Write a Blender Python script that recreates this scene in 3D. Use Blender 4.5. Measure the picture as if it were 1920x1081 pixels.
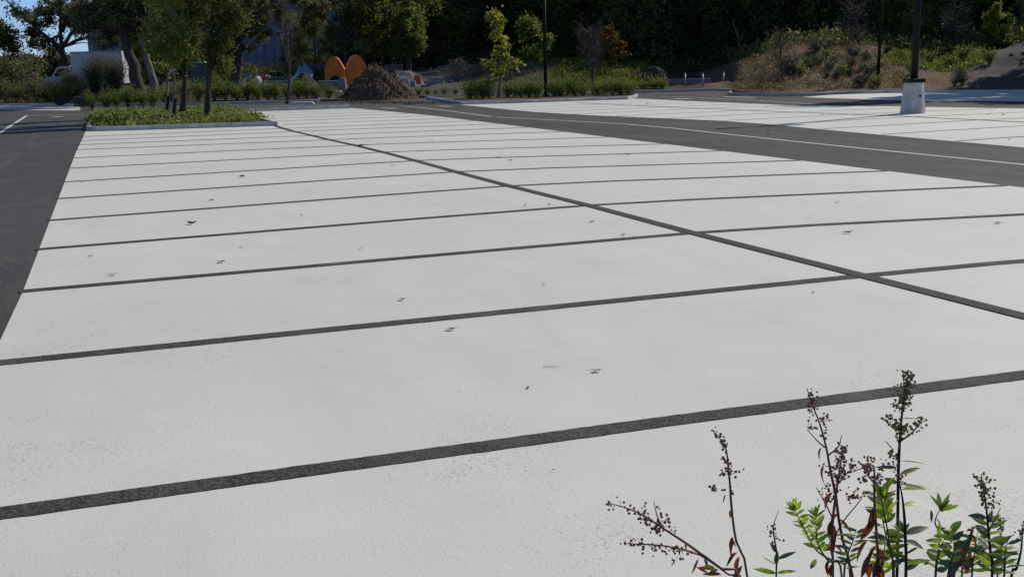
import bpy, math, random
import numpy as np
from mathutils import Vector
R=math.radians
sc=bpy.context.scene
for o in list(bpy.data.objects): bpy.data.objects.remove(o)
# ------------------------------------------------------------------ camera
CF=2062.0; CAM=np.array([-5.434,-1.586,1.778]); YAW,PIT,ROLL=.345,.199,-.023
_cy,_sy,_cp,_sp=math.cos(YAW),math.sin(YAW),math.cos(PIT),math.sin(PIT)
FW=np.array([_sy*_cp,_cy*_cp,-_sp]); _rt=np.array([_cy,-_sy,0.0]); _up=np.cross(_rt,FW)
RI=math.cos(ROLL)*_rt+math.sin(ROLL)*_up; UP=-math.sin(ROLL)*_rt+math.cos(ROLL)*_up
HF=np.array([_sy,_cy,0.0]); HR=np.array([_cy,-_sy,0.0])
cd=bpy.data.cameras.new('camera'); cam=bpy.data.objects.new('camera',cd); sc.collection.objects.link(cam)
from mathutils import Matrix
M4=Matrix([[RI[0],UP[0],-FW[0],CAM[0]],[RI[1],UP[1],-FW[1],CAM[1]],[RI[2],UP[2],-FW[2],CAM[2]],[0,0,0,1]])
cam.matrix_world=M4; cd.sensor_width=36; cd.lens=36*CF/1920; cd.clip_start=.05; cd.clip_end=2000
sc.camera=cam
# ------------------------------------------------------------------ light
SUN_EL=R(38); SAZ=math.atan2(.37,.93)
SUND=Vector((math.cos(SAZ)*math.cos(SUN_EL),math.sin(SAZ)*math.cos(SUN_EL),math.sin(SUN_EL)))
w=bpy.data.worlds.new('World'); sc.world=w; w.use_nodes=True
nt=w.node_tree; sky=nt.nodes.new('ShaderNodeTexSky'); sky.sky_type='NISHITA'; sky.sun_disc=False
sky.sun_elevation=SUN_EL; sky.sun_rotation=math.pi/2-SAZ
sky.air_density=.9; sky.dust_density=.05; sky.ozone_density=4.0
bg=nt.nodes['Background']; bg.inputs[1].default_value=.085
_tc=nt.nodes.new('ShaderNodeTexCoord'); _sx=nt.nodes.new('ShaderNodeSeparateXYZ'); nt.links.new(_tc.outputs['Generated'],_sx.inputs[0])
_mr=nt.nodes.new('ShaderNodeMapRange'); nt.links.new(_sx.outputs[2],_mr.inputs[0]); _mr.inputs[1].default_value=0; _mr.inputs[2].default_value=.35; _mr.inputs[3].default_value=1; _mr.inputs[4].default_value=0
_mx=nt.nodes.new('ShaderNodeMix'); _mx.data_type='RGBA'; _mx.blend_type='MULTIPLY'; nt.links.new(_mr.outputs[0],_mx.inputs[0]); nt.links.new(sky.outputs[0],_mx.inputs[6]); _mx.inputs[7].default_value=(.78,.98,1.5,1)
nt.links.new(_mx.outputs[2],bg.inputs[0])
sl=bpy.data.lights.new('sun','SUN'); sl.energy=4.0; sl.angle=R(.5); sl.color=(1,.90,.765)
so=bpy.data.objects.new('sun',sl); sc.collection.objects.link(so); so.rotation_euler=SUND.to_track_quat('Z','Y').to_euler()
sc.view_settings.view_transform='Standard'; sc.view_settings.look='None'; sc.view_settings.gamma=1
sc.view_settings.exposure=0.0
sc.render.engine='CYCLES'
sc.cycles.max_bounces=6; sc.cycles.diffuse_bounces=3; sc.cycles.transmission_bounces=4; sc.cycles.transparent_max_bounces=6

# ------------------------------------------------------------------ geometry helpers
def G(px,py,z=0.0):                       # sight line through a photo pixel to the level z
    d=FW+(px-960)/CF*RI-(py-540.5)/CF*UP
    p=CAM+d*(z-CAM[2])/d[2]; return (float(p[0]),float(p[1]),z)
def A(px,py,dd):                          # the point at horizontal depth dd on that sight line
    d=FW+(px-960)/CF*RI-(py-540.5)/CF*UP
    p=CAM+d*dd/float(d@HF); return np.array([float(p[0]),float(p[1]),float(p[2])])
def px_of(x,y,z=0.):
    d=np.array([x,y,z])-CAM; q=d@FW
    return 960+CF*(d@RI)/q,540.5-CF*(d@UP)/q
def ddof(p): return float((np.array(p[:2])-CAM[:2])@HF[:2])
# terrain behind the lot: columns of the yard, each with a boundary and heights over depth
BD=[(-2500,95),(-600,84),(0,74),(180,68),(400,64.5),(640,65.5),(790,68.4),(1040,67),(1200,69),(1360,69.8),(1385,62),(1463,56.3),(1520,56.6),(1590,57.8),(1657,57.8),(1732,56.5),(1920,53.6),(2400,48),(4200,40)]
PR=[(-2500,[(0,.12),(20,.4),(60,1),(400,1.5)]),(0,[(0,.12),(8,.5),(25,.8),(60,1.2),(400,1.5)]),
(250,[(0,.12),(10,.5),(30,1.1),(60,1.6),(400,2)]),(500,[(0,.12),(9,.5),(22,1.0),(36,1.8),(400,2)]),
(720,[(0,.12),(8,.35),(22,1.0),(34,1.9),(400,2)]),(900,[(0,.12),(6,.4),(24,1.9),(60,2.3),(400,2.4)]),
(1050,[(0,.12),(6,.6),(20,2.1),(60,2.6),(400,2.6)]),(1180,[(0,.12),(7,.7),(18,1.6),(60,2),(400,2.4)]),
(1290,[(0,.12),(10,.3),(20,1.0),(60,1.6),(400,2.4)]),(1390,[(0,.12),(6,.5),(14,1.7),(30,1.9),(400,2.4)]),
(1480,[(0,.12),(4,.6),(14,2.55),(24,2.7),(400,2.4)]),(1600,[(0,.12),(3,.45),(13,2.6),(22,2.7),(400,2.4)]),
(1680,[(0,.12),(3,.3),(13,1.9),(25,2.2),(400,2.4)]),(1760,[(0,.12),(4,.35),(14,1.3),(30,2.0),(400,2.4)]),
(1850,[(0,.12),(4,.45),(12,1.75),(26,2.6),(400,2.6)]),(1930,[(0,.12),(3,.5),(10,2.2),(26,2.9),(400,2.8)]),(4200,[(0,.12),(5,1.),(12,2.6),(30,3),(400,3)])]
def bdist(px): return float(np.interp(px,[a for a,b in BD],[b for a,b in BD]))
def _prof(i,o): return float(np.interp(o,[a for a,b in PR[i][1]],[b for a,b in PR[i][1]]))
def terr(px,dd):
    o=dd-bdist(px)
    if o<0: return 0.0
    xs=[a for a,b in PR]; i=min(max(int(np.searchsorted(xs,px))-1,0),len(PR)-2)
    t=(px-xs[i])/(xs[i+1]-xs[i]); t=min(max(t,0),1); t=t*t*(3-2*t)
    z=_prof(i,o)*(1-t)+_prof(i+1,o)*t
    k=min(o/4,1)
    return z+k*.07*(math.sin(px*.043+dd*.61)+math.sin(px*.021-dd*.9+2)+.6*math.sin(px*.11+dd*1.9))
def lat(px,dd,z=0):                        # lateral position at column px
    p=A(px,300,dd); return p[0],p[1]
def T(px,dd,dz=0):
    x,y=lat(px,dd); return np.array([x,y,terr(px,dd)+dz])

COL=sc.collection
def tag(o,label=None,cat=None,group=None,kind=None):
    if label: o['label']=label
    if cat: o['category']=cat
    if group: o['group']=group
    if kind: o['kind']=kind
    return o
def empty(name,loc,label,cat,group=None,rz=0):
    o=bpy.data.objects.new(name,None); COL.objects.link(o); o.location=[float(v) for v in loc]; o.rotation_euler=(0,0,rz); o.empty_display_size=.1
    return tag(o,label,cat,group)
class MB:
    def __init__(s): s.v=[];s.f=[];s.m=[];s.cur=0
    def add(s,vs,fs):
        b=len(s.v); s.v+= [tuple(float(c) for c in p) for p in vs]; s.f+=[tuple(b+i for i in f) for f in fs]; s.m+=[s.cur]*len(fs)
    def box(s,c,d,rz=0,taper=1,bev=0):
        cx,cy,cz=c;dx,dy,dz=d[0]/2,d[1]/2,d[2]/2;co,si=math.cos(rz),math.sin(rz);vs=[]
        b=min(bev,dx*.9,dy*.9,dz*.9)
        rings=[(-dz,1,b),(-dz+b,1,0),(dz-b,taper,0),(dz,taper,b)] if b>0 else [(-dz,1,0),(dz,taper,0)]
        for z,t,ins in rings:
            for x,y in ((-1,-1),(1,-1),(1,1),(-1,1)):
                X=x*(dx*t-ins);Y=y*(dy*t-ins); vs.append((cx+X*co-Y*si,cy+X*si+Y*co,cz+z))
        n=len(rings); fs=[(3,2,1,0),tuple(4*(n-1)+i for i in range(4))]
        for r in range(n-1):
            for i in range(4): j=(i+1)%4; fs.append((4*r+i,4*r+j,4*r+4+j,4*r+4+i))
        s.add(vs,fs)
    def tube(s,pts,rad,n=8,cap=True):
        pts=[np.array(p,float) for p in pts]; k=len(pts)
        if not hasattr(rad,'__len__'): rad=[rad]*k
        vs=[];ref=None
        for i in range(k):
            d=pts[min(i+1,k-1)]-pts[max(i-1,0)]; d/=np.linalg.norm(d)+1e-12
            if ref is None:
                ref=np.array([1.,0,0]) if abs(d[0])<.8 else np.array([0,1.,0])
            a=ref-d*(ref@d); a/=np.linalg.norm(a)+1e-12; ref=a; b=np.cross(d,a)
            for j in range(n):
                t=2*math.pi*j/n; vs.append(pts[i]+rad[i]*(a*math.cos(t)+b*math.sin(t)))
        fs=[(i*n+j,i*n+(j+1)%n,(i+1)*n+(j+1)%n,(i+1)*n+j) for i in range(k-1) for j in range(n)]
        if cap: fs+=[tuple(range(n))[::-1],tuple((k-1)*n+j for j in range(n))]
        s.add(vs,fs)
    def prism(s,poly,z0,z1):
        n=len(poly); s.add([(x,y,z0) for x,y in poly]+[(x,y,z1) for x,y in poly],[tuple(range(n))[::-1],tuple(range(n,2*n))]+[(i,(i+1)%n,n+(i+1)%n,n+i) for i in range(n)])
    def lathe(s,c,prof,n=20,flat=None):
        vs=[];c=np.array(c,float)
        for r,z in prof:
            for j in range(n): t=2*math.pi*j/n+.1; vs.append((c[0]+r*math.cos(t),c[1]+r*math.sin(t),c[2]+z))
        k=len(prof); fs=[(i*n+j,i*n+(j+1)%n,(i+1)*n+(j+1)%n,(i+1)*n+j) for i in range(k-1) for j in range(n)]
        fs+=[tuple(range(n))[::-1],tuple((k-1)*n+j for j in range(n))]; s.add(vs,fs)
    def build(s,name,mat,parent=None,smooth=False,off=None):
        me=bpy.data.meshes.new(name)
        if off is None and parent is not None and parent.type=='EMPTY': off=parent.location
        v=s.v
        if off is not None: v=[(a-off[0],b-off[1],c-off[2]) for a,b,c in v]
        me.from_pydata(v,[],s.f); 
        for m in (mat if isinstance(mat,(list,tuple)) else [mat]): me.materials.append(m)
        if isinstance(mat,(list,tuple)): me.polygons.foreach_set('material_index',s.m)
        if smooth: me.polygons.foreach_set('use_smooth',[True]*len(me.polygons))
        me.update(); o=bpy.data.objects.new(name,me); COL.objects.link(o)
        if parent is not None: o.parent=parent
        return o
def leafmesh(name,C,L,W,mat,parent=None,rng=None,up=.25,tint=None,off=None,dirs=None,fold=.25,spread=1.0):
    """many real leaf blades: C centres (n,3), L lengths, W widths"""
    n=len(C); rng=rng or np.random.default_rng(1)
    if dirs is None:
        a=rng.normal(size=(n,3)); a[:,2]*=.6; 
    else: a=dirs+rng.normal(size=(n,3))*.25*spread
    a/=np.linalg.norm(a,axis=1)[:,None]+1e-9
    u=rng.normal(size=(n,3)); u[:,2]+=up*4
    b=np.cross(a,u); b/=np.linalg.norm(b,axis=1)[:,None]+1e-9
    c=np.cross(b,a)
    L=np.asarray(L).reshape(-1,1)*np.ones((n,1)); W=np.asarray(W).reshape(-1,1)*np.ones((n,1))
    base=C-a*L*.5; tip=C+a*L*.5-c*L*fold*.4; mid=C+c*W*0
    l=mid+b*W*.5+c*W*fold; r=mid-b*W*.5+c*W*fold
    V=np.stack([base,r,tip,l],1).reshape(-1,3)
    if off is None and parent is not None: off=parent.location
    if off is not None: V=V-np.array(off)
    idx=np.arange(n)*4
    Fc=np.stack([idx,idx+1,idx+2,idx,idx+2,idx+3],1).reshape(-1)
    me=bpy.data.meshes.new(name); me.vertices.add(4*n); me.vertices.foreach_set('co',V.astype(np.float32).ravel())
    me.loops.add(6*n); me.loops.foreach_set('vertex_index',Fc.astype(np.int32))
    me.polygons.add(2*n); me.polygons.foreach_set('loop_start',(np.arange(2*n)*3).astype(np.int32)); me.polygons.foreach_set('loop_total',np.full(2*n,3,np.int32))
    at=me.attributes.new('tint','FLOAT','POINT')
    tn=rng.random(n) if tint is None else np.clip(tint,0,1)
    at.data.foreach_set('value',np.repeat(tn,4).astype(np.float32))
    me.materials.append(mat); me.update(calc_edges=True)
    o=bpy.data.objects.new(name,me); COL.objects.link(o)
    if parent is not None: o.parent=parent
    return o

# ------------------------------------------------------------------ materials
def newmat(name):
    m=bpy.data.materials.new(name); m.use_nodes=True; n=m.node_tree
    return m,n,n.nodes['Principled BSDF']
def N(nt,t,**k):
    x=nt.nodes.new(t)
    for a,b in k.items(): setattr(x,a,b)
    return x
def ramp(nt,fac,stops):
    r=N(nt,'ShaderNodeValToRGB'); e=r.color_ramp.elements
    while len(e)<len(stops): e.new(.5)
    for i,(p,c) in enumerate(stops): e[i].position=p; e[i].color=(*c,1) if len(c)==3 else c
    nt.links.new(fac,r.inputs[0]); return r.outputs[0]
def noise(nt,scale,detail=4,rough=.55,coord=None,dist=0,vec_scale=None):
    t=N(nt,'ShaderNodeTexNoise'); t.inputs['Scale'].default_value=scale; t.inputs['Detail'].default_value=detail; t.inputs['Roughness'].default_value=rough; t.inputs['Distortion'].default_value=dist
    c=coord
    if c is None: c=N(nt,'ShaderNodeNewGeometry').outputs['Position']
    if vec_scale:
        mp=N(nt,'ShaderNodeMapping'); mp.inputs['Scale'].default_value=vec_scale; nt.links.new(c,mp.inputs[0]); c=mp.outputs[0]
    nt.links.new(c,t.inputs['Vector']); return t.outputs['Fac']
def bump(nt,bs,h,strength=.3,dist=.01):
    b=N(nt,'ShaderNodeBump'); b.inputs['Strength'].default_value=strength; b.inputs['Distance'].default_value=dist
    nt.links.new(h,b.inputs['Height']); nt.links.new(b.outputs[0],bs.inputs['Normal'])
def mixc(nt,f,a,b,mode='MIX'):
    m=N(nt,'ShaderNodeMix',data_type='RGBA',blend_type=mode)
    for i,v in ((0,f),(6,a),(7,b)):
        if hasattr(v,'is_linked'): nt.links.new(v,m.inputs[i])
        elif i==0: m.inputs[0].default_value=v
        else: m.inputs[i].default_value=(*v,1)
    return m.outputs[2]
def rough(name,stops,scale=5,rgh=.85,bst=.3,bd=.02,detail=6,spec=.3,bscale=None,vec_scale=None,dist=0):
    m,n,b=newmat(name); f=noise(n,scale,detail,.6,vec_scale=vec_scale,dist=dist)
    n.links.new(ramp(n,f,stops),b.inputs['Base Color']); b.inputs['Roughness'].default_value=rgh; b.inputs['Specular IOR Level'].default_value=spec
    if bst: bump(n,b,noise(n,bscale or scale*4,5,.65),bst,bd)
    return m
def leafmat(name,stops,trans=.35,rgh=.5):
    m,n,b=newmat(name); at=N(n,'ShaderNodeAttribute',attribute_name='tint')
    oi=N(n,'ShaderNodeObjectInfo'); ad=N(n,'ShaderNodeMath',operation='MULTIPLY_ADD'); n.links.new(oi.outputs['Random'],ad.inputs[0]); ad.inputs[1].default_value=.25; n.links.new(at.outputs['Fac'],ad.inputs[2])
    sb=N(n,'ShaderNodeMath',operation='SUBTRACT'); n.links.new(ad.outputs[0],sb.inputs[0]); sb.inputs[1].default_value=.12
    c=ramp(n,sb.outputs[0],stops); n.links.new(c,b.inputs['Base Color']); b.inputs['Roughness'].default_value=rgh; b.inputs['Specular IOR Level'].default_value=.15
    tr=N(n,'ShaderNodeBsdfTranslucent'); n.links.new(mixc(n,.5,c,(1.0,.95,.5),'MULTIPLY'),tr.inputs[0])
    mx=N(n,'ShaderNodeMixShader'); mx.inputs[0].default_value=trans
    n.links.new(b.outputs[0],mx.inputs[1]); n.links.new(tr.outputs[0],mx.inputs[2]); n.links.new(mx.outputs[0],n.nodes['Material Output'].inputs[0])
    return m
# asphalt
def asphalt(name,lo,hi,fine=160):
    m,n,b=newmat(name)
    big=noise(n,.35,5,.6,vec_scale=(1,.35,1)); fn=noise(n,fine,2,.8)
    c=ramp(n,big,[(.3,lo),(.7,hi)])
    sp=ramp(n,fn,[(.36,(.28,.28,.28)),(.5,(.92,.92,.92)),(.62,(2.4,2.4,2.36))])
    c=mixc(n,1.0,c,sp,'MULTIPLY')
    scr=noise(n,.7,7,.8,vec_scale=(1.6,.35,1),dist=.8); c=mixc(n,ramp(n,scr,[(.50,(0,0,0)),(.70,(.6,.6,.6))]),c,(.14,.136,.13))
    rollr=noise(n,1.0,3,.6,vec_scale=(.12,4.5,1)); c=mixc(n,.5,c,ramp(n,rollr,[(.35,(.8,.8,.8)),(.65,(1.18,1.18,1.17))]),'MULTIPLY')
    n.links.new(c,b.inputs['Base Color']); b.inputs['Roughness'].default_value=.9; b.inputs['Specular IOR Level'].default_value=.25
    bump(n,b,fn,.55,.006); return m
M_asph=asphalt('asphalt',(.042,.0425,.043),(.062,.0615,.061),70)
M_line=asphalt('bare_asphalt_strip',(.036,.035,.034),(.052,.051,.050),75)
# white coating
def coating():
    m,n,b=newmat('white_coating')
    geo=N(n,'ShaderNodeNewGeometry').outputs['Position']
    big=noise(n,.22,5,.6,geo); med=noise(n,1.7,5,.6,geo); 
    c=ramp(n,big,[(.32,(.572,.588,.555)),(.68,(.632,.643,.608))])
    c=mixc(n,.7,c,ramp(n,med,[(.3,(.93,.935,.94)),(.7,(1.03,1.025,1.01))]),'MULTIPLY')
    # short grey scuffs and pits, denser in patches
    v=N(n,'ShaderNodeTexVoronoi'); v.inputs['Scale'].default_value=62; 
    mp=N(n,'ShaderNodeMapping'); mp.inputs['Rotation'].default_value=(0,0,.6); mp.inputs['Scale'].default_value=(1,1.15,1); n.links.new(geo,mp.inputs[0]); n.links.new(mp.outputs[0],v.inputs['Vector'])
    patch=noise(n,1.1,3,.6,geo)
    th=N(n,'ShaderNodeMapRange'); n.links.new(patch,th.inputs[0]); th.inputs[1].default_value=.42; th.inputs[2].default_value=.68; th.inputs[3].default_value=.10; th.inputs[4].default_value=.62
    rnd=N(n,'ShaderNodeSeparateColor'); n.links.new(v.outputs['Color'],rnd.inputs[0])
    gt=N(n,'ShaderNodeMath',operation='LESS_THAN'); n.links.new(rnd.outputs[0],gt.inputs[0]); n.links.new(patch,gt.inputs[1])
    mul=N(n,'ShaderNodeMath',operation='MULTIPLY'); n.links.new(rnd.outputs[1],mul.inputs[0]); n.links.new(th.outputs[0],mul.inputs[1])
    lt=N(n,'ShaderNodeMath',operation='LESS_THAN'); n.links.new(v.outputs['Distance'],lt.inputs[0]); n.links.new(mul.outputs[0],lt.inputs[1])
    sp=N(n,'ShaderNodeMath',operation='MULTIPLY'); n.links.new(lt.outputs[0],sp.inputs[0]); n.links.new(gt.outputs[0],sp.inputs[1])
    s2=N(n,'ShaderNodeMath',operation='MULTIPLY'); n.links.new(sp.outputs[0],s2.inputs[0]); s2.inputs[1].default_value=.46
    c=mixc(n,s2.outputs[0],c,(.22,.215,.2))
    # broad faint tyre scuffing and damp tide marks
    tz=noise(n,.5,6,.7,geo,vec_scale=(2.2,.5,1),dist=1.2); c=mixc(n,ramp(n,tz,[(.50,(0,0,0)),(.74,(.30,.30,.30))]),c,(.50,.485,.45))
    # rarer dark dots
    v2=N(n,'ShaderNodeTexVoronoi'); v2.inputs['Scale'].default_value=7; n.links.new(geo,v2.inputs['Vector'])
    r2=N(n,'ShaderNodeSeparateColor'); n.links.new(v2.outputs['Color'],r2.inputs[0])
    m2=N(n,'ShaderNodeMath',operation='MULTIPLY_ADD'); n.links.new(r2.outputs[2],m2.inputs[0]); m2.inputs[1].default_value=.06; m2.inputs[2].default_value=-.022
    l2=N(n,'ShaderNodeMath',operation='LESS_THAN'); n.links.new(v2.outputs['Distance'],l2.inputs[0]); n.links.new(m2.outputs[0],l2.inputs[1])
    c=mixc(n,l2.outputs[0],c,(.06,.055,.05))
    n.links.new(c,b.inputs['Base Color']); b.inputs['Roughness'].default_value=.75; b.inputs['Specular IOR Level'].default_value=.3
    fn=noise(n,70,2,.7,geo); f2=ramp(n,noise(n,9,5,.75,geo),[(.55,(0,0,0)),(.75,(.8,.8,.8))])
    ad=N(n,'ShaderNodeMath',operation='ADD'); n.links.new(fn,ad.inputs[0]); n.links.new(f2,ad.inputs[1])
    sk=N(n,'ShaderNodeMath',operation='MULTIPLY'); n.links.new(sp.outputs[0],sk.inputs[0]); sk.inputs[1].default_value=1.6; sb=N(n,'ShaderNodeMath',operation='SUBTRACT'); n.links.new(ad.outputs[0],sb.inputs[0]); n.links.new(sk.outputs[0],sb.inputs[1])
    bump(n,b,sb.outputs[0],.26,.008); return m
M_coat=coating()
M_paint=rough('white_road_paint',[(.3,(.42,.42,.41)),(.6,(.62,.62,.6))],6,.7,.2,.004,bscale=120)
M_conc=rough('kerb_concrete',[(.25,(.26,.255,.245)),(.42,(.40,.395,.38)),(.65,(.53,.52,.50))],3.0,.85,.25,.01,bscale=40)
M_concd=rough('grey_concrete',[(.3,(.17,.17,.175)),(.7,(.3,.3,.3))],2.5,.9,.3,.02,bscale=25)
M_mulch=rough('brown_mulch',[(.3,(.045,.028,.02)),(.5,(.10,.066,.045)),(.72,(.2,.15,.1))],22,.95,1,.05,bscale=30)
M_chips=rough('wood_chips',[(.28,(.05,.03,.022)),(.48,(.14,.085,.058)),(.62,(.24,.155,.105)),(.8,(.42,.31,.21))],9,.95,1,.12,bscale=12)
M_dirt=rough('dark_soil',[(.3,(.035,.027,.024)),(.7,(.09,.072,.06))],6,.95,1,.1,bscale=9)
M_gravel=rough('grey_gravel',[(.3,(.09,.085,.085)),(.55,(.15,.143,.14)),(.8,(.24,.23,.22))],12,.95,.9,.06,bscale=14)
M_bark=rough('grey_brown_bark',[(.3,(.028,.023,.02)),(.7,(.085,.072,.06))],3,.95,.8,.05,bscale=9,vec_scale=(4,4,.8))
M_barkt=rough('twig_bark',[(.3,(.05,.043,.04)),(.7,(.12,.105,.095))],4,.9,.5,.02)
M_barkp=rough('pale_bark',[(.3,(.11,.10,.085)),(.7,(.24,.215,.185))],4,.9,.5,.02,vec_scale=(4,4,1))
M_barkr=rough('reddish_bark',[(.3,(.07,.03,.024)),(.7,(.15,.075,.055))],5,.9,.5,.02,vec_scale=(4,4,1))
M_wrap=rough('dark_trunk_guard',[(.3,(.012,.011,.010)),(.7,(.03,.027,.024))],6,.7,.3,.01)
def flat(name,c,r=.5,metal=0,var=.12,sc_=6,spec=.5):
    c=np.array(c); return_m=rough(name,[(.3,tuple(c*(1-var))),(.7,tuple(np.minimum(c*(1+var),1)))],sc_,r,.08,.005,spec=spec)
    return_m.node_tree.nodes['Principled BSDF'].inputs['Metallic'].default_value=metal; return return_m
M_pole=flat('dark_bronze_paint',(.010,.0105,.009),.6,spec=.15)
M_orange=flat('orange_paint',(.72,.19,.025),.55,var=.18,sc_=3)
M_white=flat('white_truck_paint',(.52,.53,.56),.4)
M_wall=flat('blue_grey_cladding',(.13,.18,.245),.6,var=.1,sc_=.4)
M_roof=flat('dark_roof_trim',(.05,.04,.038),.6)
M_glass=flat('dark_glass',(.010,.014,.016),.25,var=0,spec=.15)
M_rubber=flat('black_rubber',(.012,.012,.012),.8)
M_blue=flat('blue_tarp',(.12,.32,.48),.5,var=.3,sc_=2)
M_teal=flat('teal_metal',(.03,.12,.13),.5)
M_green=flat('green_plastic',(.01,.13,.06),.5)
M_pink=flat('pink_bag',(.50,.12,.16),.6,var=.5,sc_=4)
M_lime=flat('white_sacks',(.6,.6,.58),.8)
M_red=flat('red_plastic',(.16,.018,.014),.5)
M_terra=flat('terracotta',(.36,.12,.06),.8,var=.25)
M_galv=flat('galvanised_steel',(.3,.31,.32),.45,.3)
M_wood=flat('weathered_timber',(.07,.05,.04),.9,var=.3)
M_slate=flat('blue_grey_steel',(.07,.10,.13),.5)
M_lamp=flat('frosted_lens',(.5,.5,.48),.3)
# foliage
g3=lambda a,b,c:[(.0,a),(.5,b),(1,c)]
L_dark=leafmat('dark_forest_leaf',g3((.07,.085,.035),(.12,.14,.05),(.24,.25,.09)),.4)
L_mid=leafmat('mid_green_leaf',g3((.07,.09,.025),(.13,.155,.04),(.25,.26,.075)),.45)
L_grey=leafmat('grey_green_leaf',g3((.08,.09,.05),(.14,.15,.08),(.26,.26,.14)),.4)
L_light=leafmat('light_green_leaf',g3((.12,.15,.035),(.22,.26,.055),(.40,.43,.12)),.5)
L_yel=leafmat('yellow_green_leaf',g3((.20,.26,.03),(.36,.38,.06),(.60,.50,.11)),.5)
L_oran=leafmat('autumn_leaf',g3((.06,.07,.02),(.15,.09,.025),(.30,.11,.02)),.35)
L_shrub=leafmat('shrub_leaf',g3((.08,.12,.025),(.15,.20,.045),(.28,.33,.08)),.45)
L_ground=leafmat('ground_cover_leaf',g3((.09,.13,.03),(.22,.27,.07),(.40,.42,.16)),.4)
L_blue=leafmat('blue_green_leaf',g3((.03,.05,.035),(.06,.08,.055),(.12,.14,.10)),.2)
L_brown=leafmat('dry_brown_leaf',g3((.05,.015,.01),(.12,.035,.02),(.22,.08,.04)),.25)
L_weed=leafmat('weed_leaf',g3((.09,.12,.02),(.17,.19,.045),(.28,.20,.06)),.4)
L_sprig=leafmat('fresh_leaf',g3((.035,.09,.02),(.10,.20,.03),(.30,.47,.06)),.5,.4)
L_sprigd=leafmat('blue_green_stem_leaf',g3((.025,.06,.03),(.05,.10,.05),(.09,.16,.07)),.4,.4)
M_stem=rough('dark_red_stem',[(.3,(.14,.05,.04)),(.7,(.28,.12,.09))],60,.7,.2,.002)
M_stemd=rough('dark_stem',[(.3,(.022,.016,.014)),(.7,(.05,.035,.028))],60,.7,.2,.002)
M_stemg=rough('green_stem',[(.3,(.04,.07,.02)),(.7,(.09,.12,.04))],60,.6,.2,.002)
M_seed=rough('purple_brown_seed',[(.3,(.16,.07,.06)),(.7,(.36,.20,.17))],150,.9,.3,.001)
M_seedg=rough('olive_brown_seed',[(.3,(.14,.11,.05)),(.7,(.34,.27,.12))],150,.9,.3,.001)

def structure(mb,name,mat,**k):
    o=mb.build(name,mat,**k); o['kind']='structure'; return o
# ------------------------------------------------------------------ setting
b=MB(); b.add([(-600,-600,-.06),(900,-600,-.06),(900,900,-.06),(-600,900,-.06)],[(0,1,2,3)]); structure(b,'ground',M_dirt)
# asphalt sheet
rear=[]
for px in list(np.arange(-2400,4200,40)):
    x,y=lat(px,bdist(px)+.3); rear.append((x,y,0))
b=MB(); poly=[(rear[0][0]-20,.62,0),(-6,.62,0),(20,.62,0),(rear[-1][0]+40,.62,0)]+rear[::-1]; b.add(poly,[tuple(range(len(poly)))]); structure(b,'asphalt_road',M_asph)
# yard terrain behind the lot
cols=np.concatenate([np.arange(-2400,-400,60),np.arange(-400,2300,9),np.arange(2300,4200,60)]); offs=np.concatenate([[0,.02],np.linspace(.4,40,70),np.geomspace(44,420,16)])
V=[];Z=[];rg=np.random.default_rng(5)
KEY=[(-2500,(.3,.5,0)),(0,(.2,.45,0)),(380,(.3,.2,0)),(440,(.62,.0,0)),(620,(.6,-.1,0)),(660,(.25,0,.2)),(790,(1,0,0)),(950,(1,.05,0)),(1040,(.6,.5,0)),(1240,(.3,.45,0)),(1380,(.1,.25,1)),(1640,(.0,.2,1)),(1700,(.05,.22,1)),(1790,(.1,.25,.9)),(1850,(.9,-.1,.3)),(4200,(.5,.3,0))]
for px in cols:
    for o_ in offs:
        dd=bdist(px)+o_; x,y=lat(px,dd); z=-.05 if o_==0 else terr(px,dd)
        V.append((x,y,z)); Z.append([np.interp(px,[k[0] for k in KEY],[k[1][i] for k in KEY]) for i in range(3)])
nr=len(offs); nc=len(cols)
b=MB(); b.add(V,[(i*nr+j,(i+1)*nr+j,(i+1)*nr+j+1,i*nr+j+1) for i in range(nc-1) for j in range(nr-1)])
def terrain_mat():
    m,n,bs=newmat('yard_soil_gravel_and_grass'); at=N(n,'ShaderNodeAttribute',attribute_name='zone'); s=N(n,'ShaderNodeSeparateColor'); n.links.new(at.outputs['Color'],s.inputs[0])
    n1=noise(n,.6,6,.65); n2=noise(n,7,6,.7)
    brown=ramp(n,n2,[(.3,(.035,.026,.02)),(.55,(.09,.065,.045)),(.75,(.19,.145,.10))])
    grey=ramp(n,n2,[(.3,(.075,.072,.072)),(.55,(.125,.12,.118)),(.8,(.2,.19,.185))])
    red=ramp(n,n2,[(.3,(.07,.042,.03)),(.5,(.17,.115,.082)),(.72,(.36,.28,.2))])
    grn=ramp(n,n2,[(.3,(.03,.045,.012)),(.7,(.1,.13,.035))])
    def th(ch):
        a=N(n,'ShaderNodeMath',operation='ADD'); n.links.new(s.outputs[ch],a.inputs[0]); n.links.new(n1,a.inputs[1])
        r=N(n,'ShaderNodeMapRange'); n.links.new(a.outputs[0],r.inputs[0]); r.inputs[1].default_value=.85; r.inputs[2].default_value=1.1; return r.outputs[0]
    c=mixc(n,th(2),brown,red); c=mixc(n,th(0),c,grey); c=mixc(n,th(1),c,grn)
    n.links.new(c,bs.inputs['Base Color']); bs.inputs['Roughness'].default_value=.95; bs.inputs['Specular IOR Level'].default_value=.15
    bump(n,bs,noise(n,5,6,.75),1,.18); return m
to=structure(b,'yard_ground',terrain_mat(),smooth=True)
ca=to.data.color_attributes.new('zone','FLOAT_COLOR','POINT'); ca.data.foreach_set('color',np.column_stack([np.array(Z),np.ones(len(Z))]).astype(np.float32).ravel())

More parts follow.
